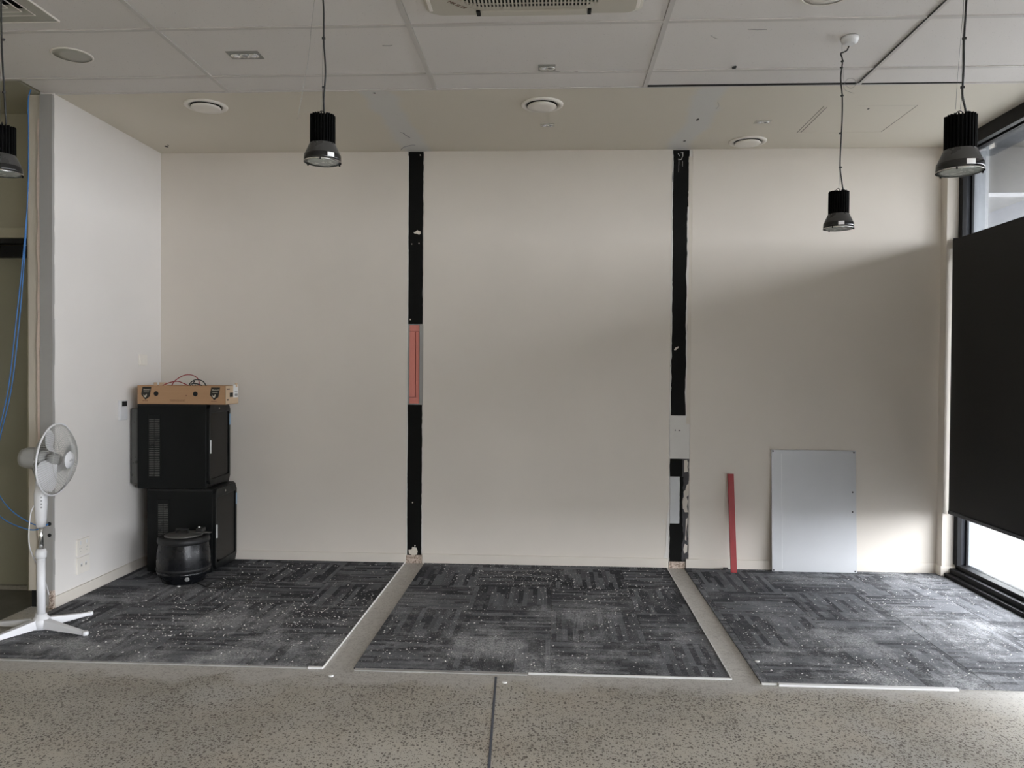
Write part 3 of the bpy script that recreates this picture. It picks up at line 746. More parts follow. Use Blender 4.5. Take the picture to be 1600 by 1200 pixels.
# ------------------------------------------------------------------ carpets of laid tiles
def carpet(name, x0, x1, y0, y1, label, cut=None):
    root = empty(name, ((x0 + x1) / 2, (y0 + y1) / 2, 0.0))
    cx, cy = root.location.x, root.location.y
    i0, i1 = math.floor(x0 / 0.5), math.ceil(x1 / 0.5)
    j0, j1 = math.floor((y0 - 4.1) / 0.5), math.ceil((y1 - 4.1) / 0.5)
    q = random.Random(int(x0 * 100))
    for i in range(i0, i1):
        for j in range(j0, j1):
            a, b = max(x0, i * 0.5), min(x1, i * 0.5 + 0.5)
            c, d = max(y0, 4.1 + j * 0.5), min(y1, 4.6 + j * 0.5)
            if b - a < 0.01 or d - c < 0.01: continue
            g_ = 0.0004
            top = 0.0062 + q.random() * 0.0008
            vs = [(a + g_, c + g_), (b - g_, c + g_), (b - g_, d - g_), (a + g_, d - g_)]
            m = MB(); e = 0.0012
            V = [(x - cx, y - cy, 0.0) for x, y in vs] + [(x - cx, y - cy, top - e) for x, y in vs]
            V += [(a + g_ + e - cx, c + g_ + e - cy, top), (b - g_ - e - cx, c + g_ + e - cy, top), (b - g_ - e - cx, d - g_ - e - cy, top), (a + g_ + e - cx, d - g_ - e - cy, top)]
            m.add(V, [(3, 2, 1, 0)] + [(k, (k + 1) % 4, 4 + (k + 1) % 4, 4 + k) for k in range(4)] + [(4 + k, 4 + (k + 1) % 4, 8 + (k + 1) % 4, 8 + k) for k in range(4)] + [(8, 9, 10, 11)])
            o = m.build('carpet_tile', MT['carpet'], root)
            me = o.data
            uv = me.uv_layers.new(name='UVMap')
            for lp in me.loops:
                co = me.vertices[lp.vertex_index].co
                X = (co.x + cx) - i * 0.5; Y = (co.y + cy) - (4.1 + j * 0.5)
                uv.data[lp.index].uv = (Y / 0.5, X / 0.5) if (i + j) % 2 == 0 else (X / 0.5, Y / 0.5)
    return tag(root, label, 'carpet')
carpet('carpet', -2.922, -1.084, 3.648, D - 0.013, 'dusty charcoal carpet of the left bay, under the cabinets')
carpet('carpet', -0.938, 0.834, 3.648, D - 0.013, 'dusty charcoal carpet of the middle bay, between bare strips')
carpet('carpet', 0.962, 2.752, 3.602, D - 0.013, 'dusty charcoal carpet of the right bay, beside the window')
struct(MB().box(-5.6, -3.10, 4.02, 4.80, 0, 0.0015), 'floor_passage', MT['dim_floor'], 'floor of the passage on the left, its shade put into the colour')  # thin dark sheet: the passage's dimness is put into the floor colour
# trims and residue round the carpets
def trim(name, mb, mat, label):
    return tag(mb.build(name, mat, bevel=0.001, seg=1), label, kind='structure')
trim('trim_1', MB().box(-1.086, -1.081, 3.645, D - 0.02, 0, 0.010), MT['trim'], 'thin pale trim along the right edge of the left carpet')
trim('trim_2', MB().box(0.833, 0.838, 3.640, D - 0.02, 0, 0.010), MT['trim'], 'thin pale trim along the right edge of the middle carpet')
trim('trim_3', MB().box(-0.105, 0.838, 3.636, 3.645, 0, 0.009), MT['trim'], 'thin pale trim along the front of the middle carpet')
trim('trim_4', MB().box(1.035, 1.832, 3.578, 3.600, 0, 0.010), MT['white_l'], 'bright white trim along the front of the right carpet')
trim('trim_5', MB().box(-1.155, -1.083, 3.632, 3.646, 0, 0.010), MT['white_l'], 'short white trim scrap at the corner of the left carpet')
trim('trim_6', MB().box(-2.9, -1.16, 3.632, 3.647, 0, 0.006), MT['gluey'], 'grey glue ridge along the front of the left carpet')
trim('trim_7', MB().box(-0.93, -0.11, 3.622, 3.647, 0, 0.006), MT['gluey'], 'grey glue ridge along the front of the middle carpet')
trim('trim_8', MB().box(0.962, 1.034, 3.590, 3.601, 0, 0.008), MT['trim'], 'short pale trim at the corner of the right carpet')

# ------------------------------------------------------------------ plaster crumbs (nobody could count them)
q = random.Random(99); m = MB()
def crumb(x, y, z, s_):
    a = q.random() * PI
    ca, sa = math.cos(a) * s_, math.sin(a) * s_
    k = 0.35 + 0.5 * q.random()
    vs = [(x + ca, y + sa, z), (x - sa * k, y + ca * k, z), (x - ca, y - sa, z), (x + sa * k, y - ca * k, z), (x, y, z + s_ * 0.6)]
    m.add(vs, [(0, 1, 4), (1, 2, 4), (2, 3, 4), (3, 0, 4), (3, 2, 1, 0)])
areas = [(-2.85, -1.1, 3.7, 5.6, 1700, 0.0073), (-0.92, 0.82, 3.7, 5.66, 1300, 0.0073), (0.98, 2.72, 3.65, 5.6, 1100, 0.0073)]
for (x0, x1, y0, y1, n, z) in areas:
    n = int(n * 1.4)
    cl = [(q.uniform(x0, x1), q.uniform(y0, y1)) for _ in range(14)]
    for k in range(n):
        if q.random() < 0.5:
            c_ = q.choice(cl); x = q.gauss(c_[0], 0.16); y = q.gauss(c_[1], 0.14)
        else:
            x = q.uniform(x0, x1); y = q.uniform(y0, y1)
        if not (x0 < x < x1 and y0 < y < y1): continue
        if -2.82 < x < -2.24 and y > 4.88: continue
        if 1.2 < x < 2.2 and y > 5.5: continue
        crumb(x, y, z, 0.0016 + 0.0052 * q.random() ** 2.5)
for k in range(500):
    x = q.uniform(-0.94, 2.6)
    if 0.84 < x < 0.97 or 1.55 < x < 2.2: continue
    crumb(x, D - 0.016 - 0.04 * q.random() ** 2, 0.0073, 0.001 + 0.0025 * q.random())
for k in range(45):
    crumb(q.uniform(-2.6, 2.2), q.uniform(2.8, 3.6), 0.0, 0.0015 + 0.003 * q.random())
cr = m.build('plaster_crumbs', MT['crumb'])
tag(cr, 'white plaster crumbs scattered over the carpets and concrete', 'debris', kind='stuff')
for (x, y, s_, z, lab) in ((-2.42, 4.93, 0.014, 0.0065, 'white plaster chip in front of the black soup kettle'),
                           (-1.02, 3.55, 0.016, 0.0, 'white plaster chip on the concrete at the left bare strip'),
                           (-0.21, 3.53, 0.016, 0.0, 'white plaster chip on the concrete near the floor joint'),
                           (1.01, 3.86, 0.014, 0.0065, 'white plaster chip at the left edge of the right carpet')):
    m2 = MB(); n = 7
    top = [(s_ * 0.7 * (1 + .3 * q.random()) * math.cos(2 * PI * k / n), s_ * 0.5 * (1 + .3 * q.random()) * math.sin(2 * PI * k / n)) for k in range(n)]
    m2.prism(top, 2, 0, s_ * 0.45)
    tag(m2.build('plaster_chip', MT['crumb'], loc=(x, y, z), bevel=0.0015, seg=1), lab, 'chip')

def ringmesh(rings, mb):
    n = len(rings[0][0]); vs = []; fs = []
    for (P, z) in rings: vs += [(p[0], p[1], z) for p in P]
    for j in range(len(rings) - 1):
        for k in range(n): fs.append((j * n + k, j * n + (k + 1) % n, (j + 1) * n + (k + 1) % n, (j + 1) * n + k))
    return mb.add(vs, fs)
# ------------------------------------------------------------------ ceiling fittings
def diffuser(x, y, label, first=[None]):
    if first[0] is None:
        t = empty('ceiling_diffuser', (x, y, H))
        MB().lathe([(0.098, 0.0), (0.128, 0.0), (0.127, -0.006), (0.118, -0.012), (0.104, -0.010), (0.098, -0.002)], n=48, caps=False).build('outer_ring', MT['vent'], t)
        MB().lathe([(0.097, 0.0), (0.097, -0.0015)], n=40).build('throat', MT['void'], t)
        MB().lathe([(0.104, -0.0045), (0.090, -0.0030), (0.0895, -0.0035), (0.104, -0.0060)], n=48, caps=False).build('inner_cone', MT['vent_g'], t)
        MB().lathe([(0.012, -0.0015), (0.012, -0.012), (0.085, -0.010), (0.088, -0.016), (0.082, -0.021), (0.05, -0.0225)], n=48).build('centre_disc', MT['vent'], t)
        first[0] = t
    else:
        t = copy_tree(first[0]); t.location = (x, y, H)
    return tag(t, label, 'ceiling vent', 'round supply diffusers in the soffit')
diffuser(-2.130, 4.683, 'round white ceiling diffuser left of the hanging black lamp')
diffuser(-0.079, 4.726, 'round white ceiling diffuser in the middle of the soffit')
diffuser(1.337, 5.520, 'round white ceiling diffuser nearest the back wall')
def speaker(x, y, r, label):
    t = empty('ceiling_speaker', (x, y, H + 0.004))
    MB().lathe([(r * 0.9, 0), (r, 0), (r, -0.004), (r * 0.95, -0.007), (r * 0.9, -0.005)], n=48, caps=False).build('bezel', MT['vent'], t)
    MB().lathe([(r * 0.91, 0), (r * 0.91, -0.003), (r * 0.5, -0.0055)], n=48).build('speaker_grille', MT['vent_g' if x < 0 else 'vent'], t)
    return tag(t, label, 'speaker')
speaker(-2.487, 3.918, 0.10, 'round flat speaker in the ceiling tile at upper left')
speaker(1.15, 3.40, 0.11, 'round fitting in the ceiling tile at the top edge, right of the air conditioner')
def em(x0, x1, y0, y1, z, n, label, mat='em'):
    t = empty('emergency_light', ((x0 + x1) / 2, (y0 + y1) / 2, z))
    hx, hy = (x1 - x0) / 2, (y1 - y0) / 2
    MB().box(-hx, hx, -hy, hy, -0.003, 0.0).build('face_plate', MT[mat], t, bevel=0.0015)
    for k in range(n):
        cx = (-1 + (2 * k + 1) / n) * hx * 0.82
        MB().lathe([(hy * 0.5, -0.003), (hy * 0.58, -0.006), (hy * 0.40, -0.007), (hy * 0.32, -0.004)], (cx, 0, 0), 20).build('lamp_ring', MT['chrome'], t)
        MB().lathe([(hy * 0.30, -0.003), (hy * 0.26, -0.008), (hy * 0.1, -0.010)], (cx, 0, 0), 14).build('lamp_lens', MT['white_p' if k != 1 else 'grey_p'], t)
    return tag(t, label, 'ceiling light')
em(-1.677, -1.508, 3.903, 4.000, H + 0.004, 3, 'grey three-lens fitting plate in the ceiling tile at left')
em(-0.091, 0.0, 4.127, 4.215, H + 0.004, 2, 'small grey fitting plate in the middle ceiling tile')
em(-0.096, -0.003, 5.076, 5.155, H, 2, 'small grey fitting plate below the middle round diffuser', 'ac')
em(1.278, 1.378, 5.055, 5.135, H, 2, 'small white edged fitting plate above the right round diffuser', 'ac')
# square slot grille, upper left
sg = empty('square_diffuser', (GX, GY, H))
def sq(h): return [(-h, -h), (h, -h), (h, h), (-h, h)]
ringmesh([(sq(.220), 0.004), (sq(.220), -0.002), (sq(.156), -0.002), (sq(.150), 0.020)], MB()).build('diffuser_frame', MT['vent_g'], sg)
ringmesh([(sq(.2215), 0.003), (sq(.2215), -0.0055), (sq(.2175), -0.0055), (sq(.2175), -0.001)], MB()).build('frame_lip', MT['vent'], sg)
MB().box(-0.155, 0.155, -0.155, 0.155, 0.060, 0.064).build('dark_throat', MT['void'], sg)
ringmesh([(sq(.155), 0.005), (sq(.155), 0.062)], MB()).build('neck', MT['void'], sg)
for h in (0.152, 0.114, 0.076, 0.038):
    va = ringmesh([(sq(h), -0.002), (sq(h - 0.026), 0.018), (sq(h - 0.027), 0.017), (sq(h - 0.0015), -0.0035)], MB()).build('vane', MT['vent_g'], sg)
    ringmesh([(sq(h + 0.001), -0.0015), (sq(h + 0.001), -0.0050), (sq(h - 0.0022), -0.0050), (sq(h - 0.0022), -0.0015)], MB()).build('vane_lip', MT['vent'], va)
tag(sg, 'square four-way air diffuser at the upper left corner', 'ceiling vent')
# ceiling cassette air conditioner
ac = empty('air_conditioner', (-0.0975, 3.03, H))
def rrect(hx, hy, r, n=6):
    P = []
    for (cx, cy, a0) in ((hx - r, hy - r, 0), (-hx + r, hy - r, PI / 2), (-hx + r, -hy + r, PI), (hx - r, -hy + r, 1.5 * PI)):
        for k in range(n + 1):
            a = a0 + PI / 2 * k / n; P.append((cx + r * math.cos(a), cy + r * math.sin(a)))
    return P
ringmesh([(rrect(.475, .475, .05), 0.0), (rrect(.475, .475, .05), -0.012), (rrect(.462, .462, .05), -0.020), (rrect(.445, .445, .045), -0.030), (rrect(.385, .385, .12), -0.033), (rrect(.30, .30, .02), -0.034)], MB()).build('fascia', MT['ac'], ac)
for s_ in (-1, 1):
    for ax in (0, 1):
        a = (0.392, 0.440); b = (-0.232, 0.232)
        bx = (a[0] * s_, a[1] * s_) if ax == 0 else b
        by = b if ax == 0 else (a[0] * s_, a[1] * s_)
        MB().box(min(bx), max(bx), min(by), max(by), -0.040, -0.028).build('air_vane', MT['ac'], ac, bevel=0.004)
for (x, y) in ((-0.243, 0.413), (0.243, 0.413)):
    MB().box(x - 0.008, x + 0.008, y - 0.022, y + 0.022, -0.040, -0.030).build('vane_gap', MT['void'], ac)
for x in (-0.45, 0.45):
    MB().box(x - 0.008, x + 0.008, -0.25, 0.40, -0.032, -0.026).build('edge_rib', MT['vent'], ac, bevel=0.002)
gp = [(.37, -.24), (.37, .24), (.24, .37), (-.24, .37), (-.37, .24), (-.37, -.24), (-.24, -.37), (.24, -.37)]
MB().prism([(p_[0] * 0.965, p_[1] * 0.965) for p_ in gp], 2, -0.0352, -0.030).build('filter_void', MT['void'], ac)
for k in range(46):
    x = -0.3600 + k * 0.016
    e = 0.37 if abs(x) < 0.24 else 0.37 - (abs(x) - 0.24)
    MB().box(x - 0.0038, x + 0.0038, -e, e, -0.042, -0.034).build('grille_slat', MT['ac'], ac)
for y in (-0.33, -0.165, 0.0, 0.165, 0.325):
    e = 0.355 if abs(y) < 0.24 else 0.37 - (abs(y) - 0.24) - 0.01
    MB().box(-e, e, y - 0.003, y + 0.003, -0.039, -0.0352).build('grille_rail', MT['ac'], ac)
R45 = Matrix(((0.7071, 0.7071, 0, -0.330), (0.7071, -0.7071, 0, 0.335), (0, 0, -1, -0.0330), (0, 0, 0, 1)))
MB().box(-0.085, 0.085, -0.022, 0.022, -0.001, 0.001).xf(R45).build('name_panel', MT['ac'], ac, bevel=0.0005, seg=1)
text_mesh('name_print', 'MR.SLIM', 0.026, MT['print_b'], ac, R45 @ Matrix.Translation((0, 0.0, 0.0014)), 0.0003, 0.3)
tag(ac, 'ivory ceiling cassette air conditioner at the top of the frame', 'air conditioner')

# ------------------------------------------------------------------ pendant lamps
def pendant_body():
    t = empty('pendant_lamp', (0, 0, 0))
    sh = MB().lathe([(0.0475, 0.072), (0.050, 0.068), (0.066, 0.032), (0.0675, 0.028)], n=40, caps=False).build('lamp_shade', MT['shade'], t)
    MB().lathe([(0.0640, 0.004), (0.0695, 0.004), (0.0700, 0.012), (0.0690, 0.028), (0.0660, 0.030)], n=40, caps=False).build('lamp_rim', MT['rim'], t)
    MB().lathe([(0.0705, 0.0015), (0.0705, 0.0045), (0.0655, 0.005), (0.0655, 0.001)], n=40, caps=False).build('lens_bezel', MT['chrome'], t)
    MB().lathe([(0.02, 0.0005), (0.050, 0.0015), (0.0655, 0.004)], n=40).build('lamp_lens', MT['lens'], t)
    hs = MB().lathe([(0.0405, 0.070), (0.0405, 0.176), (0.036, 0.178)], n=40)
    for k in range(26):
        a = 2 * PI * k / 26
        c_, s_ = math.cos(a), math.sin(a)
        w = 0.0021
        P = [(0.036 * c_ - w * s_, 0.036 * s_ + w * c_), (0.0475 * c_ - w * s_, 0.0475 * s_ + w * c_), (0.0475 * c_ + w * s_, 0.0475 * s_ - w * c_), (0.036 * c_ + w * s_, 0.036 * s_ - w * c_)]
        hs.prism(P, 2, 0.070, 0.1785 + (0.002 if k % 5 else 0.0))
    hs.build('heat_sink', MT['fin'], t)
    MB().tube([(0.009 * math.cos(a) - 0.004, 0, 0.188 + 0.009 * math.sin(a)) for a in [2 * PI * k / 12 for k in range(12)]], 0.0016, 6, 1, True).build('hanging_ring', MT['cable'], t)
    MB().lathe([(0.006, 0.176), (0.006, 0.190), (0.004, 0.193)], (0.020, 0, 0), 12).build('cable_gland', MT['cable'], t)
    for a in (-1.1, 0.3):
        pass
    # curved label on the rim facing the camera side
    for (a0, a1, nm) in ((-1.30, -0.92, 'rim_label'),):
        vs = []; fs = []; n = 6
        for k in range(n + 1):
            a = a0 + (a1 - a0) * k / n
            for z in (0.011, 0.027): vs.append((0.0708 * math.cos(a), 0.0708 * math.sin(a), z))
        for k in range(n + 1):
            a = a0 + (a1 - a0) * k / n
            for z in (0.011, 0.027): vs.append((0.0695 * math.cos(a), 0.0695 * math.sin(a), z))
        N = 2 * (n + 1)
        for k in range(n):
            fs.append((2 * k, 2 * k + 2, 2 * k + 3, 2 * k + 1))
            fs.append((N + 2 * k, N + 2 * k + 1, N + 2 * k + 3, N + 2 * k + 2))
            fs.append((2 * k, N + 2 * k, N + 2 * k + 2, 2 * k + 2)); fs.append((2 * k + 1, 2 * k + 3, N + 2 * k + 3, N + 2 * k + 1))
        MB().add(vs, fs).build(nm, MT['white_l'], t)
    for a in (0.0, 2.1, 4.2):
        MB().lathe([(0.003, -0.003), (0.003, 0.006)], (0.069 * math.cos(a + 0.4), 0.069 * math.sin(a + 0.4), 0), 8).build('lens_clip', MT['blackm'], t)
    return t
p0 = pendant_body()
base_children = list(p0.children)
def clean_copy():
    c = p0.copy(); C.objects.link(c)
    for ch in base_children:
        d = ch.copy(); C.objects.link(d); d.parent = c
    return c
def pendant(x, y, z, label, cord, wire=None, loose=None, ties=(), rz=0.0, new=True):
    t = clean_copy() if new else p0
    t.location = (x, y, z); t.rotation_euler = (0, 0, rz)
    inv = Matrix.Rotation(-rz, 3, 'Z')
    L = lambda P: [tuple(inv @ (Vector(p) - Vector((x, y, z)))) for p in P]
    MB().tube(L(cord), 0.0034, 8).build('power_cord', MT['cable'], t)
    if wire: MB().tube(L(wire), 0.0008, 4, 3).build('suspension_wire', MT['steel'], t)
    if loose: MB().tube(L(loose), 0.0006, 4).build('loose_wire', MT['steel'], t)
    for tp in ties:
        a = L([tp])[0]
        MB().box(a[0] - 0.009, a[0] + 0.004, a[1] - 0.005, a[1] + 0.004, a[2] - 0.003, a[2] + 0.003).build('cable_tie', MT['cable'], t)
    return tag(t, label, 'pendant light', 'black industrial pendant lamps hanging from the ceiling')
Y1 = 2.95; k1 = Y1 / 2.9
X1 = -0.869 * k1
pendant(X1 - 0.002, Y1, 2.213, 'black pendant lamp hanging left of centre before the back wall',
        [(X1 + 0.004, Y1, 2.395), (X1 + 0.002, Y1, 2.46), (X1 + 0.008, Y1, 2.56), (X1 + 0.001, Y1, 2.68), (X1 + 0.0, Y1, 2.80), (X1 - 0.008, Y1, 2.90), (X1 - 0.004, Y1, H)],
        [(X1 - 0.005, Y1, 2.41), (X1 - 0.003, Y1, 2.6), (X1 - 0.002, Y1, H)],
        [(X1 - 0.01, Y1, H), (X1 - 0.045, Y1, 2.75), (X1 - 0.06, Y1, 2.6), (X1 - 0.10, Y1, 2.38)],
        [(X1 + 0.004, Y1, 2.50), (X1 + 0.003, Y1, 2.685)], new=False, rz=0.28)
Y2 = 3.865
rose = [(1.414, Y2, 3.0)]
p = pendant(1.374, Y2, 2.122, 'smaller looking black pendant lamp on a full length cord at right of centre',
        [(1.395, Y2, 2.305), (1.386, Y2, 2.36), (1.378, Y2, 2.43), (1.381, Y2, 2.55), (1.385, Y2, 2.66), (1.384, Y2, 2.76), (1.375, Y2, 2.85), (1.383, Y2, 2.93), (1.374, Y2, 2.965), (1.384, Y2, 2.972), (1.403, Y2, 2.982), (1.413, Y2, 3.005)],
        [(1.372, Y2, 2.315), (1.376, Y2, 2.36), (1.375, Y2, 2.43), (1.382, Y2, 2.6), (1.381, Y2, 2.9), (1.380, Y2, 3.0), (1.378, Y2, H)],
        [(1.385, Y2, 2.90), (1.392, Y2, 2.83), (1.42, Y2, 2.80), (1.445, Y2, 2.815), (1.44, Y2, 2.842), (1.41, Y2, 2.845), (1.39, Y2, 2.815), (1.40, Y2, 2.79), (1.44, Y2, 2.775)],
        [(1.383, Y2, 2.42), (1.381, Y2, 2.585), (1.386, Y2, 2.765), (1.385, Y2, 2.93), (1.381, Y2, 2.90)], rz=-0.62)
MB().lathe([(0.038, H + 0.004 - 2.122), (0.041, H - 0.006 - 2.122), (0.036, H - 0.022 - 2.122), (0.022, H - 0.031 - 2.122)], (0.040, 0.004, 0), 28).build('ceiling_rose', MT['white_p'], p)
Y3 = 2.58; k3 = Y3 / 2.55
pendant(1.281 * k3, Y3, 2.068, 'black pendant lamp hanging at the right in front of the window',
        [(1.312, Y3, 2.255), (1.308, Y3, 2.28), (1.300, Y3, 2.32), (1.303, Y3, 2.40), (1.303, Y3, 2.50), (1.308, Y3, 2.62), (1.315, Y3, 2.85), (1.312, Y3, H)],
        [(1.294, Y3, 2.27), (1.298, Y3, 2.33), (1.298, Y3, 2.50), (1.304, Y3, H)],
        [(1.30, Y3, 2.62), (1.285, Y3, 2.38), (1.280, Y3, 2.27)],
        [(1.303, Y3, 2.34), (1.306, Y3, 2.495)], rz=-0.47)
Y4 = 2.88; X4 = -2.106
pendant(X4, Y4, 2.160, 'black pendant lamp cut off by the left edge of the photo',
        [(X4 + 0.018, Y4, 2.35), (X4 + 0.012, Y4, 2.45), (X4 + 0.0, Y4, 2.7), (X4, Y4, H)],
        [(X4 - 0.004, Y4, 2.36), (X4 - 0.002, Y4, H)], None, [(X4 + 0.008, Y4, 2.47), (X4 + 0.006, Y4, 2.67)], rz=2.5)

# ------------------------------------------------------------------ wall plates on the left wall
def plate(name, y0, y1, z0, z1, label, cat, build):
    t = empty(name, (XL, (y0 + y1) / 2, (z0 + z1) / 2))
    hy, hz = (y1 - y0) / 2, (z1 - z0) / 2
    build(t, hy, hz)
    return tag(t, label, cat)
def b_switch(t, hy, hz):
    MB().box(0, 0.008, -hy, hy, -hz, hz).build('face_plate', MT['vent'], t, bevel=0.002)
    for k in (-1, 0, 1):
        MB().box(0.007, 0.0095, k * hy * 0.55 - hy * 0.25, k * hy * 0.55 + hy * 0.25, -hz * 0.75, hz * 0.75).build('rocker', MT['vent'], t, bevel=0.001)
plate('wall_switch', 5.385, 5.492, 1.448, 1.527, 'small cream switch plate high on the left wall near the corner', 'switch', b_switch)
def b_thermo(t, hy, hz):
    MB().box(0, 0.018, -hy, hy, -hz, hz).build('casing', MT['white_p'], t, bevel=0.004)
    MB().box(0.0175, 0.0190, -hy * 0.55, hy * 0.75, hz * 0.40, hz * 0.92).build('display', MT['void'], t)
    MB().box(0.0175, 0.0188, -hy * 0.5, hy * 0.7, -hz * 0.8, hz * 0.2).build('flap', MT['white_p'], t, bevel=0.001)
plate('wall_controller', 5.121, 5.215, 1.073, 1.207, 'white air conditioning controller with a black display on the left wall', 'thermostat', b_thermo)
def b_outlet(n):
    def f(t, hy, hz):
        MB().box(0, 0.009, -hy, hy, -hz, hz).build('face_plate', MT['vent'], t, bevel=0.002)
        for k in (-1, 1):
            if n == 2:
                MB().box(0.008, 0.0105, k * hy * 0.5 - 0.006, k * hy * 0.5 + 0.006, hz * 0.3, hz * 0.75).build('rocker', MT['white_p'], t, bevel=0.001)
                for (dy, rot) in ((-0.007, 0.4), (0.007, -0.4), (0.0, 0.0)):
                    z = -hz * 0.15 if rot else -hz * 0.5
                    MB().box(0.0088, 0.0094, k * hy * 0.5 + dy - 0.001, k * hy * 0.5 + dy + 0.001, z - 0.004, z + 0.004).build('socket_slot', MT['void'], t)
            else:
                MB().box(0.0085, 0.0094, k * hy * 0.35 - 0.007, k * hy * 0.35 + 0.007, -0.007, 0.007).build('data_port', MT['grey_p'], t)
                MB().box(0.0088, 0.0104, k * hy * 0.35 - 0.009, k * hy * 0.35 + 0.009, 0.008, 0.014).build('port_shutter', MT['white_p'], t)
    return f
plate('power_outlet', 4.656, 4.788, 0.258, 0.360, 'upper white double outlet low on the left wall', 'outlet', b_outlet(2))
plate('data_outlet', 4.656, 4.788, 0.144, 0.246, 'lower white data plate below the power outlet', 'outlet', b_outlet(1))

# ------------------------------------------------------------------ server cabinets
def cabinet(w, dpt, h, foot):
    """local: x along depth (door at +x), y across width (0 near), z up"""
    t = empty('server_cabinet')
    b = MB(); b.box(-dpt, 0, 0, w, foot, h)
    b.build('body', MT['cab'], t, bevel=0.004)
    MB().box(-dpt + 0.0, 0.0, -0.002, w + 0.002, h - 0.012, h + 0.002).build('top_lip', MT['cab_in'], t, bevel=0.002)
    # vent slots on the near side panel
    vp = MB(); vp.box(-dpt * 0.84, -dpt * 0.66, -0.0025, 0.0, h * 0.12, h * 0.88)
    vp.build('vent_panel', MT['cab'], t, bevel=0.001, seg=1)
    vs = MB(); n = int(h * 0.70 / 0.0125)
    for k in range(n):
        z = h * 0.15 + k * 0.0125
        vs.box(-dpt * 0.825, -dpt * 0.755, -0.0045, -0.002, z, z + 0.0055); vs.box(-dpt * 0.745, -dpt * 0.675, -0.0045, -0.002, z, z + 0.0055)
    tag(vs.build('vent_louvres', MT['cab_l'], t), kind='stuff')
    c = 0.045; fx = 0.022
    outer = [(0.0, 0.03 + c * 0.6), (0.02, 0.03), (w - 0.03, foot), (w, foot + c), (w, h - c), (w - 0.03, h), (0.02, h), (0.0, h - c * 0.6)]
    z0, z1 = foot + 0.06, h - 0.06
    inner = [(0.022, z0 + 0.01), (0.03, z0), (w - 0.035, z0), (w - 0.025, z0 + 0.01), (w - 0.025, z1 - 0.01), (w - 0.035, z1), (0.03, z1), (0.022, z1 - 0.01)]
    n = 8; V = []; F = []
    for x in (0.0, fx):
        sc = 1.0
        V += [(x, p[0], p[1]) for p in outer] + [(x, p[0], p[1]) for p in inner]
    for k in range(n):
        k2 = (k + 1) % n
        F.append((k, k2, n + k2, n + k)); F.append((2 * n + k, 2 * n + k2, 3 * n + k2, 3 * n + k))
        F.append((k, k2, 2 * n + k2, 2 * n + k)); F.append((n + k, n + k2, 3 * n + k2, 3 * n + k))
    d = MB().add(V, F).build('door', MT['cab'], t, bevel=0.003)
    MB().box(fx - 0.010, fx - 0.006, 0.02, w - 0.022, z0 - 0.004, z1 + 0.004).build('door_glass', MT['cab_g'], d)
    MB().box(0.0005, 0.003, 0.02, w - 0.02, z0 - 0.01, z1 + 0.01).build('dark_backing', MT['cab_in'], d)
    MB().box(fx, fx + 0.007, 0.010, 0.021, h * 0.42, h * 0.58).build('door_handle', MT['white_l'], d, bevel=0.002)
    MB().lathe([(0.008, fx), (0.006, fx + 0.002)], (0, w * 0.45, h - 0.032), 12, 'x').build('badge', MT['chrome'], d)
    MB().box(fx - 0.02, fx + 0.001, w - 0.018, w + 0.002, h * 0.72, h * 0.86).build('sticker', MT['blue_st'], d)
    return t
low = cabinet(0.40, 0.455, 0.585, 0.012)
low.location = (-2.345, 5.262, 0.0065); low.rotation_euler = (0, 0, math.radians(2.2))
for (x, y) in ((-0.04, 0.04), (-0.41, 0.04), (-0.04, 0.36), (-0.41, 0.36)):
    MB().lathe([(0.015, 0.0), (0.015, 0.013)], (x, y, 0), 10).build('foot', MT['cab'], low)
tag(low, 'lower black server cabinet standing on the carpet', 'cabinet')
upc = cabinet(0.40, 0.475, 0.583, 0.002)
upc.location = (-2.388, 5.258, 0.0065 + 0.5885); upc.rotation_euler = (0, 0, math.radians(3.0))
MB().box(-0.530, -0.475, 0.02, 0.38, 0.03, 0.555).build('rear_section', MT['cab_l'], upc, bevel=0.008)
tag(upc, 'upper black server cabinet stacked under the cardboard box', 'cabinet')

# ------------------------------------------------------------------ cardboard box with cables
bx = empty('cardboard_box', (-2.543, 5.325, 1.1815), math.radians(0.5))
L_, W_, T_ = 0.308, 0.112, 0.004; Hb = 0.128
body = MB(); body.box(-L_, L_, -W_, -W_ + T_, 0, Hb); body.box(-L_, L_, W_ - T_, W_, 0, Hb); body.box(-L_, -L_ + T_, -W_, W_, 0, Hb); body.box(-L_, L_, -W_, W_, 0, T_)
body.build('box_body', MT['card'], bx, bevel=0.001, seg=1)
MB().box(L_ - T_, L_, -W_, W_, 0, Hb).build('box_end', MT['card_l'], bx, bevel=0.001, seg=1)
for (x, w_) in ((-0.285, 0.012), (-0.243, 0.014), (-0.215, 0.010), (0.296, 0.006)):
    MB().box(x - w_, x + w_, W_ - 0.02, W_ - 0.016, Hb - 0.01, Hb + 0.018).build('tab', MT['card_l'], bx)
MB().box(L_ - 0.006, L_ + 0.001, W_ - 0.05, W_ - 0.02, Hb - 0.01, Hb + 0.016).build('tab', MT['card_l'], bx)
def on_front(pts, name, mat, th=0.0006):
    return MB().prism(pts, 1, -W_ - th, -W_ + 0.0002).build(name, mat, bx)
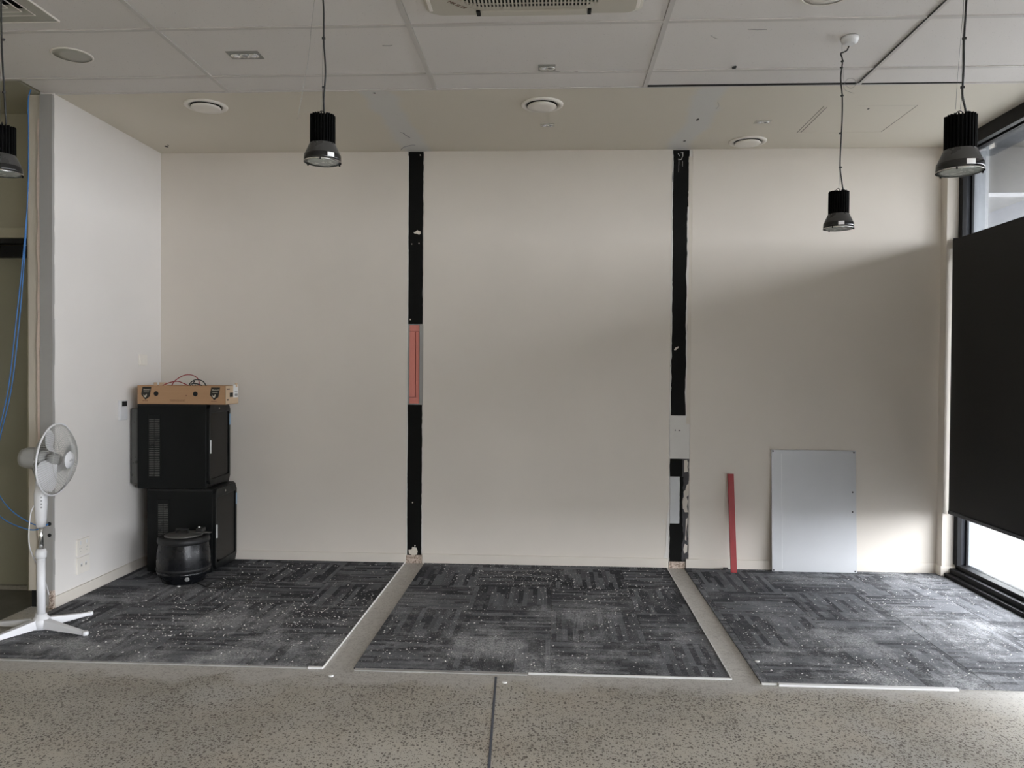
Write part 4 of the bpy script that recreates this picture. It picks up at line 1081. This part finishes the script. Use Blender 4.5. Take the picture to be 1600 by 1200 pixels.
for cx in (-0.245, 0.235):
    on_front([(cx - 0.026, 0.118), (cx + 0.036, 0.118), (cx + 0.024, 0.052), (cx - 0.006, 0.030), (cx - 0.036, 0.066)], 'black_emblem', MT['card_d'])
    A = Matrix.Translation((cx + 0.004, -W_ - 0.0008, 0.100)) @ Matrix.Rotation(PI / 2, 4, 'X')
    text_mesh('emblem_name', "Bostock's", 0.0125, MT['print_c'], bx, A, 0.0002, 0.35, 0.0002)
    on_front([(cx - 0.018, 0.0845), (cx + 0.020, 0.0845), (cx + 0.019, 0.0815), (cx - 0.018, 0.0815)], 'emblem_line', MT['print_c'], 0.0009)
    on_front([(cx - 0.020, 0.066), (cx - 0.014, 0.060), (cx - 0.009, 0.058), (cx - 0.004, 0.062), (cx + 0.000, 0.070), (cx + 0.004, 0.069), (cx + 0.003, 0.055), (cx - 0.004, 0.046), (cx - 0.010, 0.046), (cx - 0.017, 0.054)], 'emblem_bird', MT['print_c'], 0.0009)
    A = Matrix.Translation((cx - 0.008, -W_ - 0.0006, 0.0225)) @ Matrix.Rotation(PI / 2, 4, 'X')
    text_mesh('small_print', 'FREE RANGE', 0.007, MT['print_b'], bx, A, 0.0002, 0, 0.0002)
for cx in (-0.176, 0.098):
    MB().lathe([(0.0165, -0.0006), (0.0165, 0.0004)], (cx, -W_, 0.072), 24, 'y').build('hand_hole', MT['void'], bx)
for z, s_ in ((0.030, 'KEEP REFRIGERATED AT OR BELOW'), (0.0225, 'CONTENTS PACKED FRESH DAILY')):
    A = Matrix.Translation((-0.025, -W_ - 0.0006, z)) @ Matrix.Rotation(PI / 2, 4, 'X')
    text_mesh('small_print', s_, 0.0068, MT['print_b'], bx, A, 0.0002)
on_front(blob(0.035, 0.060, 0.004, 0.004, 8, 3), 'stain', MT['print_b'])
def on_end(y0, y1, z0, z1, name, mat, th=0.0008):
    return MB().box(L_ - 0.0002, L_ + th, y0, y1, z0, z1).build(name, mat, bx)
on_end(0.02, 0.105, 0.045, 0.135, 'white_label', MT['white_l'])
on_end(0.045, 0.095, 0.055, 0.073, 'label_print', MT['grey_p'], 0.0012)
on_end(0.045, 0.09, 0.083, 0.088, 'label_print', MT['grey_p'], 0.0012)
on_end(-0.04, 0.015, 0.05, 0.080, 'end_print', MT['card_d'])
on_end(-0.09, -0.04, 0.103, 0.109, 'slot', MT['void']); on_end(-0.09, -0.06, 0.028, 0.036, 'slot', MT['void'])
tag(bx, 'long brown cardboard tray with black emblems on top of the cabinets', 'box')
def boxed(P): return P
def bl(u, dz): return (u, dz)
cz = 1.1815 + Hb
rc = MB()
rc.tube([(-2.66, 5.30, cz - 0.05), (-2.652, 5.30, cz + 0.0), (-2.63, 5.31, cz + 0.035), (-2.585, 5.33, cz + 0.068), (-2.54, 5.34, cz + 0.074), (-2.495, 5.33, cz + 0.060), (-2.468, 5.32, cz + 0.03), (-2.462, 5.31, cz - 0.02)], 0.0032, 8)
rc.tube([(-2.73, 5.28, cz - 0.02), (-2.70, 5.28, cz + 0.002), (-2.655, 5.28, cz + 0.020), (-2.60, 5.28, cz + 0.028), (-2.56, 5.28, cz + 0.015), (-2.53, 5.28, cz + 0.001), (-2.50, 5.28, cz - 0.02)], 0.0032, 8)
tag(rc.build('red_cable', MT['red_c']), 'looped red cable sticking out of the cardboard tray', 'cable')
bc = MB()
bc.tube([(-2.515, 5.26, cz - 0.03), (-2.505, 5.26, cz + 0.012), (-2.48, 5.27, cz + 0.036), (-2.452, 5.28, cz + 0.040), (-2.42, 5.28, cz + 0.028), (-2.40, 5.28, cz + 0.0), (-2.395, 5.28, cz - 0.03)], 0.0036, 8)
bc.tube([(-2.50, 5.25, cz - 0.03), (-2.492, 5.25, cz + 0.008), (-2.46, 5.25, cz + 0.014), (-2.42, 5.25, cz + 0.003), (-2.40, 5.25, cz - 0.02)], 0.0036, 8)
bc.tube([(-2.485, 5.24, cz - 0.03), (-2.47, 5.24, cz + 0.02), (-2.462, 5.24, cz + 0.03), (-2.458, 5.24, cz + 0.0), (-2.455, 5.24, cz - 0.03)], 0.003, 8)
tag(bc.build('black_cable', MT['cable']), 'coiled black cable sticking out of the cardboard tray', 'cable')

# ------------------------------------------------------------------ soup kettle
kt = empty('soup_kettle', (-2.462, 5.085, 0.0072))
MB().lathe([(0.125, 0.0), (0.135, 0.006), (0.140, 0.03), (0.166, 0.055), (0.170, 0.085)], n=56).build('kettle_base', MT['kettle'], kt)
MB().lathe([(0.168, 0.084), (0.1715, 0.088), (0.1725, 0.096), (0.1700, 0.102)], n=56, caps=False).build('lower_band', MT['kettle_r'], kt)
MB().lathe([(0.169, 0.10), (0.169, 0.15), (0.165, 0.20), (0.157, 0.25), (0.153, 0.268)], n=56, caps=False).build('kettle_body', MT['kettle'], kt)
MB().lathe([(0.150, 0.258), (0.162, 0.262), (0.1655, 0.272), (0.1640, 0.292), (0.158, 0.300), (0.125, 0.306), (0.118, 0.300)], n=56, caps=False).build('rim_collar', MT['kettle_r'], kt)
ld = MB().lathe([(0.118, 0.300), (0.122, 0.308), (0.115, 0.313), (0.09, 0.318), (0.03, 0.322)], n=48).build('lid', MT['lid'], kt)
MB().tube([(-0.045, -0.01, 0.318), (-0.045, -0.01, 0.345), (0.035, -0.01, 0.345), (0.035, -0.01, 0.318)], 0.008, 8, 1).build('lid_handle', MT['kettle_r'], ld)
MB().prism([(-0.02, 0.02), (0.07, -0.03), (0.185, -0.02), (0.19, 0.01), (0.06, 0.05)], 2, 0.324, 0.328).build('lid_flap', MT['lid'], ld)
MB().box(0.085, 0.13, -0.01, 0.05, 0.328, 0.352).build('hinge_block', MT['cable'], ld, bevel=0.004)
MB().lathe([(0.008, 0.352), (0.008, 0.362), (0.004, 0.366)], (0.105, 0.0, 0), 10).build('hinge_pin', MT['chrome'], ld)
MB().lathe([(0.012, 0.0), (0.014, 0.012), (0.010, 0.020)], (0.09, -0.148, 0.045), 16, 'y').build('control_knob', MT['grey_p'], kt)
MB().tube([(0.13, -0.08, 0.006), (0.20, -0.13, 0.004), (0.28, -0.18, 0.004), (0.38, -0.17, 0.004), (0.47, -0.06, 0.004), (0.44, 0.04, 0.004), (0.34, 0.02, 0.004), (0.24, 0.0, 0.004), (0.19, -0.08, 0.004)], 0.0038, 8).build('power_cord', MT['cable'], kt)
tag(kt, 'black round soup kettle with a steel lid standing before the lower cabinet', 'soup kettle')

# ------------------------------------------------------------------ red batten and white sheet
def leaning(name, w, th, ln, xb, yb, ytop, mat, label, cat, xt=None, bevel=0.001):
    """foot at (xb, yb, z0), leaning back so that its top reaches ytop"""
    z0 = 0.0068
    dy = ytop - yb
    ang = math.asin(max(-1, min(1, dy / ln)))
    o = MB().box(-w / 2, w / 2, -th, 0, 0, ln).build(name, mat, bevel=bevel)
    o.location = (xb, yb, z0 + th * math.sin(ang))
    roll = math.atan2((xt - xb) if xt is not None else 0, ln)
    o.rotation_euler = (-ang, roll, 0)
    return tag(o, label, cat)
leaning('wooden_batten', 0.042, 0.019, 0.694, 1.287, 5.578, 5.699, MT['red'], 'red painted batten leaning against the back wall', 'batten', 1.284)
sh = leaning('white_sheet', 0.595, 0.006, 0.868, 1.872, 5.650, 5.700, MT['sheet'], 'large scuffed white sheet leaning on the back wall', 'panel', 1.870)
for (x, z) in ((-0.286, 0.858), (0.284, 0.852), (-0.286, 0.010), (0.284, 0.010), (0.272, 0.57), (0.270, 0.43)):
    MB().lathe([(0.006, -0.0068), (0.006, -0.0055)], (x, 0, z), 12, 'y').build('fixing_hole', MT['dgrey'], sh)
MB().box(-0.2266, -0.2246, -0.0064, -0.0058, 0.02, 0.84).build('score_line', MT['white_l'], sh)
dm = tag(MB().box(1.235, 1.268, D - 0.05, D - 0.028, 0.0065, 0.022).build('metal_bracket', MT['dgrey'], bevel=0.003), 'tiny dark bracket on the carpet left of the red batten', 'bracket')

# ------------------------------------------------------------------ pedestal fan
fan = empty('pedestal_fan', (-2.766, 4.075, 0.0068))
def leg(dx, dy):
    L2 = math.hypot(dx, dy); a = math.atan2(dy, dx)
    m = MB()
    P0, P1 = 0.03, L2
    secs = [(P0, 0.024, 0.008, 0.058), (L2 * 0.45, 0.020, 0.006, 0.042), (L2 - 0.03, 0.015, 0.004, 0.024), (L2, 0.012, 0.002, 0.020)]
    vs = []
    for (x, w, z0, z1) in secs:
        vs += [(x, -w, z0), (x, w, z0), (x, w * 0.8, z1), (x, -w * 0.8, z1)]
    fs = [(0, 1, 2, 3), (12, 15, 14, 13)]
    for k in range(3):
        for j in range(4): fs.append((k * 4 + j, k * 4 + (j + 1) % 4, k * 4 + 4 + (j + 1) % 4, k * 4 + 4 + j))
    m.add(vs, fs)
    m.xf(Matrix.Rotation(a, 4, 'Z'))
    lg = m.build('leg', MT['fan_w'], fan, bevel=0.003)
    MB().lathe([(0.012, 0.0), (0.016, 0.004), (0.016, 0.018), (0.012, 0.023)], (L2 * math.cos(a), L2 * math.sin(a), 0), 12).build('foot_cap', MT['fan_w'], lg)
leg(0.300, -0.085); leg(0.125, 0.245); leg(-0.135, -0.285); leg(-0.30, 0.03)
MB().lathe([(0.045, 0.004), (0.047, 0.05), (0.040, 0.062), (0.030, 0.070), (0.028, 0.085)], n=24).build('base_hub', MT['fan_w'], fan)
MB().lathe([(0.0215, 0.07), (0.0215, 0.40)], n=20).build('lower_pole', MT['fan_w'], fan)
MB().lathe([(0.0215, 0.385), (0.028, 0.39), (0.029, 0.415), (0.024, 0.435), (0.014, 0.436)], n=20).build('clamp_collar', MT['fan_w'], fan)
MB().lathe([(0.0125, 0.43), (0.0125, 0.58)], n=16).build('upper_pole', MT['chrome'], fan)
nk = MB()
secs = [(0.555, .020, .022), (0.60, .026, .026), (0.68, .030, .030), (0.735, .031, .030), (0.765, .026, .028), (0.80, .022, .024)]
vs = []; fs = []
for (z, rx, ry) in secs:
    for k in range(16):
        a = 2 * PI * k / 16
        e = lambda v_: math.copysign(abs(v_) ** 0.75, v_)
        vs.append((rx * e(math.cos(a)), ry * e(math.sin(a)), z))
for j in range(len(secs) - 1):
    for k in range(16): fs.append((j * 16 + k, j * 16 + (k + 1) % 16, j * 16 + 16 + (k + 1) % 16, j * 16 + 16 + k))
nk.add(vs, fs, True)
nk.f.append(tuple(range(16))); nk.sm.append(False); nk.f.append(tuple(80 + k for k in range(16))); nk.sm.append(False)
box_ = nk.build('control_box', MT['fan_w'], fan)
for k in range(4):
    a = math.radians(-52)
    MB().lathe([(0.0055, 0.0), (0.0045, 0.006)], (0, 0, 0), 10).xf(Matrix.Translation((0.027 * math.cos(a), 0.027 * math.sin(a), 0.665 + k * 0.018)) @ Matrix.Rotation(a, 4, 'Z') @ Matrix.Rotation(PI / 2, 4, 'Y')).build('speed_button', MT['grey_p'], box_)
# head, axis along +x
hz = 0.925; tilt = Matrix.Translation((0.026, 0, hz)) @ Matrix.Rotation(math.radians(3), 4, 'Y') @ Matrix.Rotation(math.radians(6), 4, 'Z')
mh = MB().lathe([(0.020, -0.128), (0.048, -0.120), (0.056, -0.095), (0.060, -0.04), (0.052, -0.005), (0.03, 0.01)], n=28, axis='x').xf(tilt).build('motor_housing', MT['fan_g'], fan)
MB().tube([(0, 0, 0.79), (-0.01, 0, 0.83), (-0.03, 0, 0.88)], 0.020, 10, 3).build('tilt_neck', MT['fan_g'], fan)
def cage(xr, xd, n, rr_, name, mat, inner, sw):
    m = MB()
    for k in range(n):
        a = 2 * PI * k / n
        pts = []
        for s_ in (0.0, 0.33, 0.66, 0.88, 1.0):
            r = inner + (0.192 - inner) * s_
            x = xr + (xd - xr) * (1 - s_ ** 2.6)
            aa = a + sw * s_
            pts.append((x, r * math.cos(aa), r * math.sin(aa)))
        m.tube(pts, rr_, 3, 1)
    for (r, x) in ((0.13, xr + (xd - xr) * 0.75),):
        m.tube([(x, r * math.cos(2 * PI * k / 36), r * math.sin(2 * PI * k / 36)) for k in range(36)], 0.0014, 4, 1, True)
    return m.xf(tilt).build(name, mat, fan)
cage(0.055, 0.125, 84, 0.0012, 'front_grille', MT['grille'], 0.045, 0.35)
cage(0.055, -0.01, 72, 0.0012, 'rear_grille', MT['grille'], 0.05, -0.30)
MB().tube([(0.055, 0.194 * math.cos(2 * PI * k / 56), 0.194 * math.sin(2 * PI * k / 56)) for k in range(56)], 0.0052, 8, 1, True).xf(tilt).build('grille_ring', MT['fan_w'], fan)
hc = MB().lathe([(0.046, 0.118), (0.047, 0.126), (0.040, 0.133), (0.015, 0.136)], n=32, axis='x').xf(tilt).build('hub_cap', MT['fan_w'], fan)
text_mesh('hub_name', 'arlec', 0.020, MT['grey_p'], hc, tilt @ Matrix.Translation((0.1365, 0.0, 0.0)) @ Matrix.Rotation(PI / 2, 4, 'Y') @ Matrix.Rotation(PI / 2, 4, 'Z') , 0.0004, 0.2)
MB().lathe([(0.032, 0.02), (0.034, 0.05), (0.028, 0.075), (0.01, 0.08)], n=24, axis='x').xf(tilt).build('blade_hub', MT['fan_g'], fan)
for k in range(3):
    m = MB(); vs = []; fs = []
    nr, na = 7, 6
    for i in range(nr + 1):
        r = 0.03 + 0.145 * i / nr
        wd = (0.35 + 0.75 * math.sin(PI * min(1, (i / nr) * 0.85 + 0.12)) ** 0.8)
        for j in range(na + 1):
            t_ = j / na - 0.5
            a = t_ * wd * 1.25 + 0.45 * (i / nr)
            x = 0.045 + 0.055 * t_ * (1 - 0.35 * i / nr)
            vs.append((x, r * math.cos(a), r * math.sin(a)))
    N = (nr + 1) * (na + 1)
    vs += [(v_[0] - 0.0025, v_[1], v_[2]) for v_ in vs]
    for i in range(nr):
        for j in range(na):
            a_ = i * (na + 1) + j
            fs.append((a_, a_ + 1, a_ + na + 2, a_ + na + 1)); fs.append((N + a_, N + a_ + na + 1, N + a_ + na + 2, N + a_ + 1))
    m.add(vs, fs, True)
    m.xf(tilt @ Matrix.Rotation(math.radians(95 + 120 * k), 4, 'X')).build('fan_blade', MT['fan_w'], fan)
MB().tube([(-0.025, -0.01, 0.68), (-0.045, -0.02, 0.62), (-0.05, -0.02, 0.45), (-0.065, 0.10, 0.28), (-0.14, 0.25, 0.17), (-0.17, 0.32, 0.09)], 0.0035, 6).build('power_cord', MT['fan_w'], fan)
tag(fan, 'white pedestal fan standing at the left wall end, facing right', 'fan')

# ------------------------------------------------------------------ blue data cables
c1 = MB().tube([(-3.035, 4.40, H + 0.02), (-3.045, 4.385, 2.98), (-3.042, 4.38, 2.80), (-3.046, 4.38, 2.5), (-3.062, 4.38, 2.15), (-3.10, 4.38, 1.70), (-3.15, 4.38, 1.30), (-3.215, 4.38, 1.03), (-3.245, 4.38, 0.85), (-3.232, 4.38, 0.70), (-3.17, 4.39, 0.60), (-3.08, 4.40, 0.53), (-3.00, 4.40, 0.50), (-2.96, 4.43, 0.505)], 0.0033, 8).build('data_cable', MT['blue'])
tag(c1, 'blue data cable whose lower loop enters the upper wall hole', 'cable', 'blue data cables at the left wall end')
c2 = MB().tube([(-3.028, 4.395, H + 0.02), (-3.040, 4.375, 2.97), (-3.036, 4.372, 2.78), (-3.040, 4.372, 2.45), (-3.070, 4.375, 2.10), (-3.115, 4.375, 1.70), (-3.165, 4.375, 1.30), (-3.235, 4.375, 1.0), (-3.275, 4.375, 0.78), (-3.262, 4.375, 0.62), (-3.20, 4.38, 0.54), (-3.10, 4.39, 0.49), (-3.02, 4.40, 0.475), (-2.965, 4.425, 0.50)], 0.0033, 8).build('data_cable', MT['blue'])
tag(c2, 'blue data cable whose loop hangs lowest beside the fan', 'cable', 'blue data cables at the left wall end')
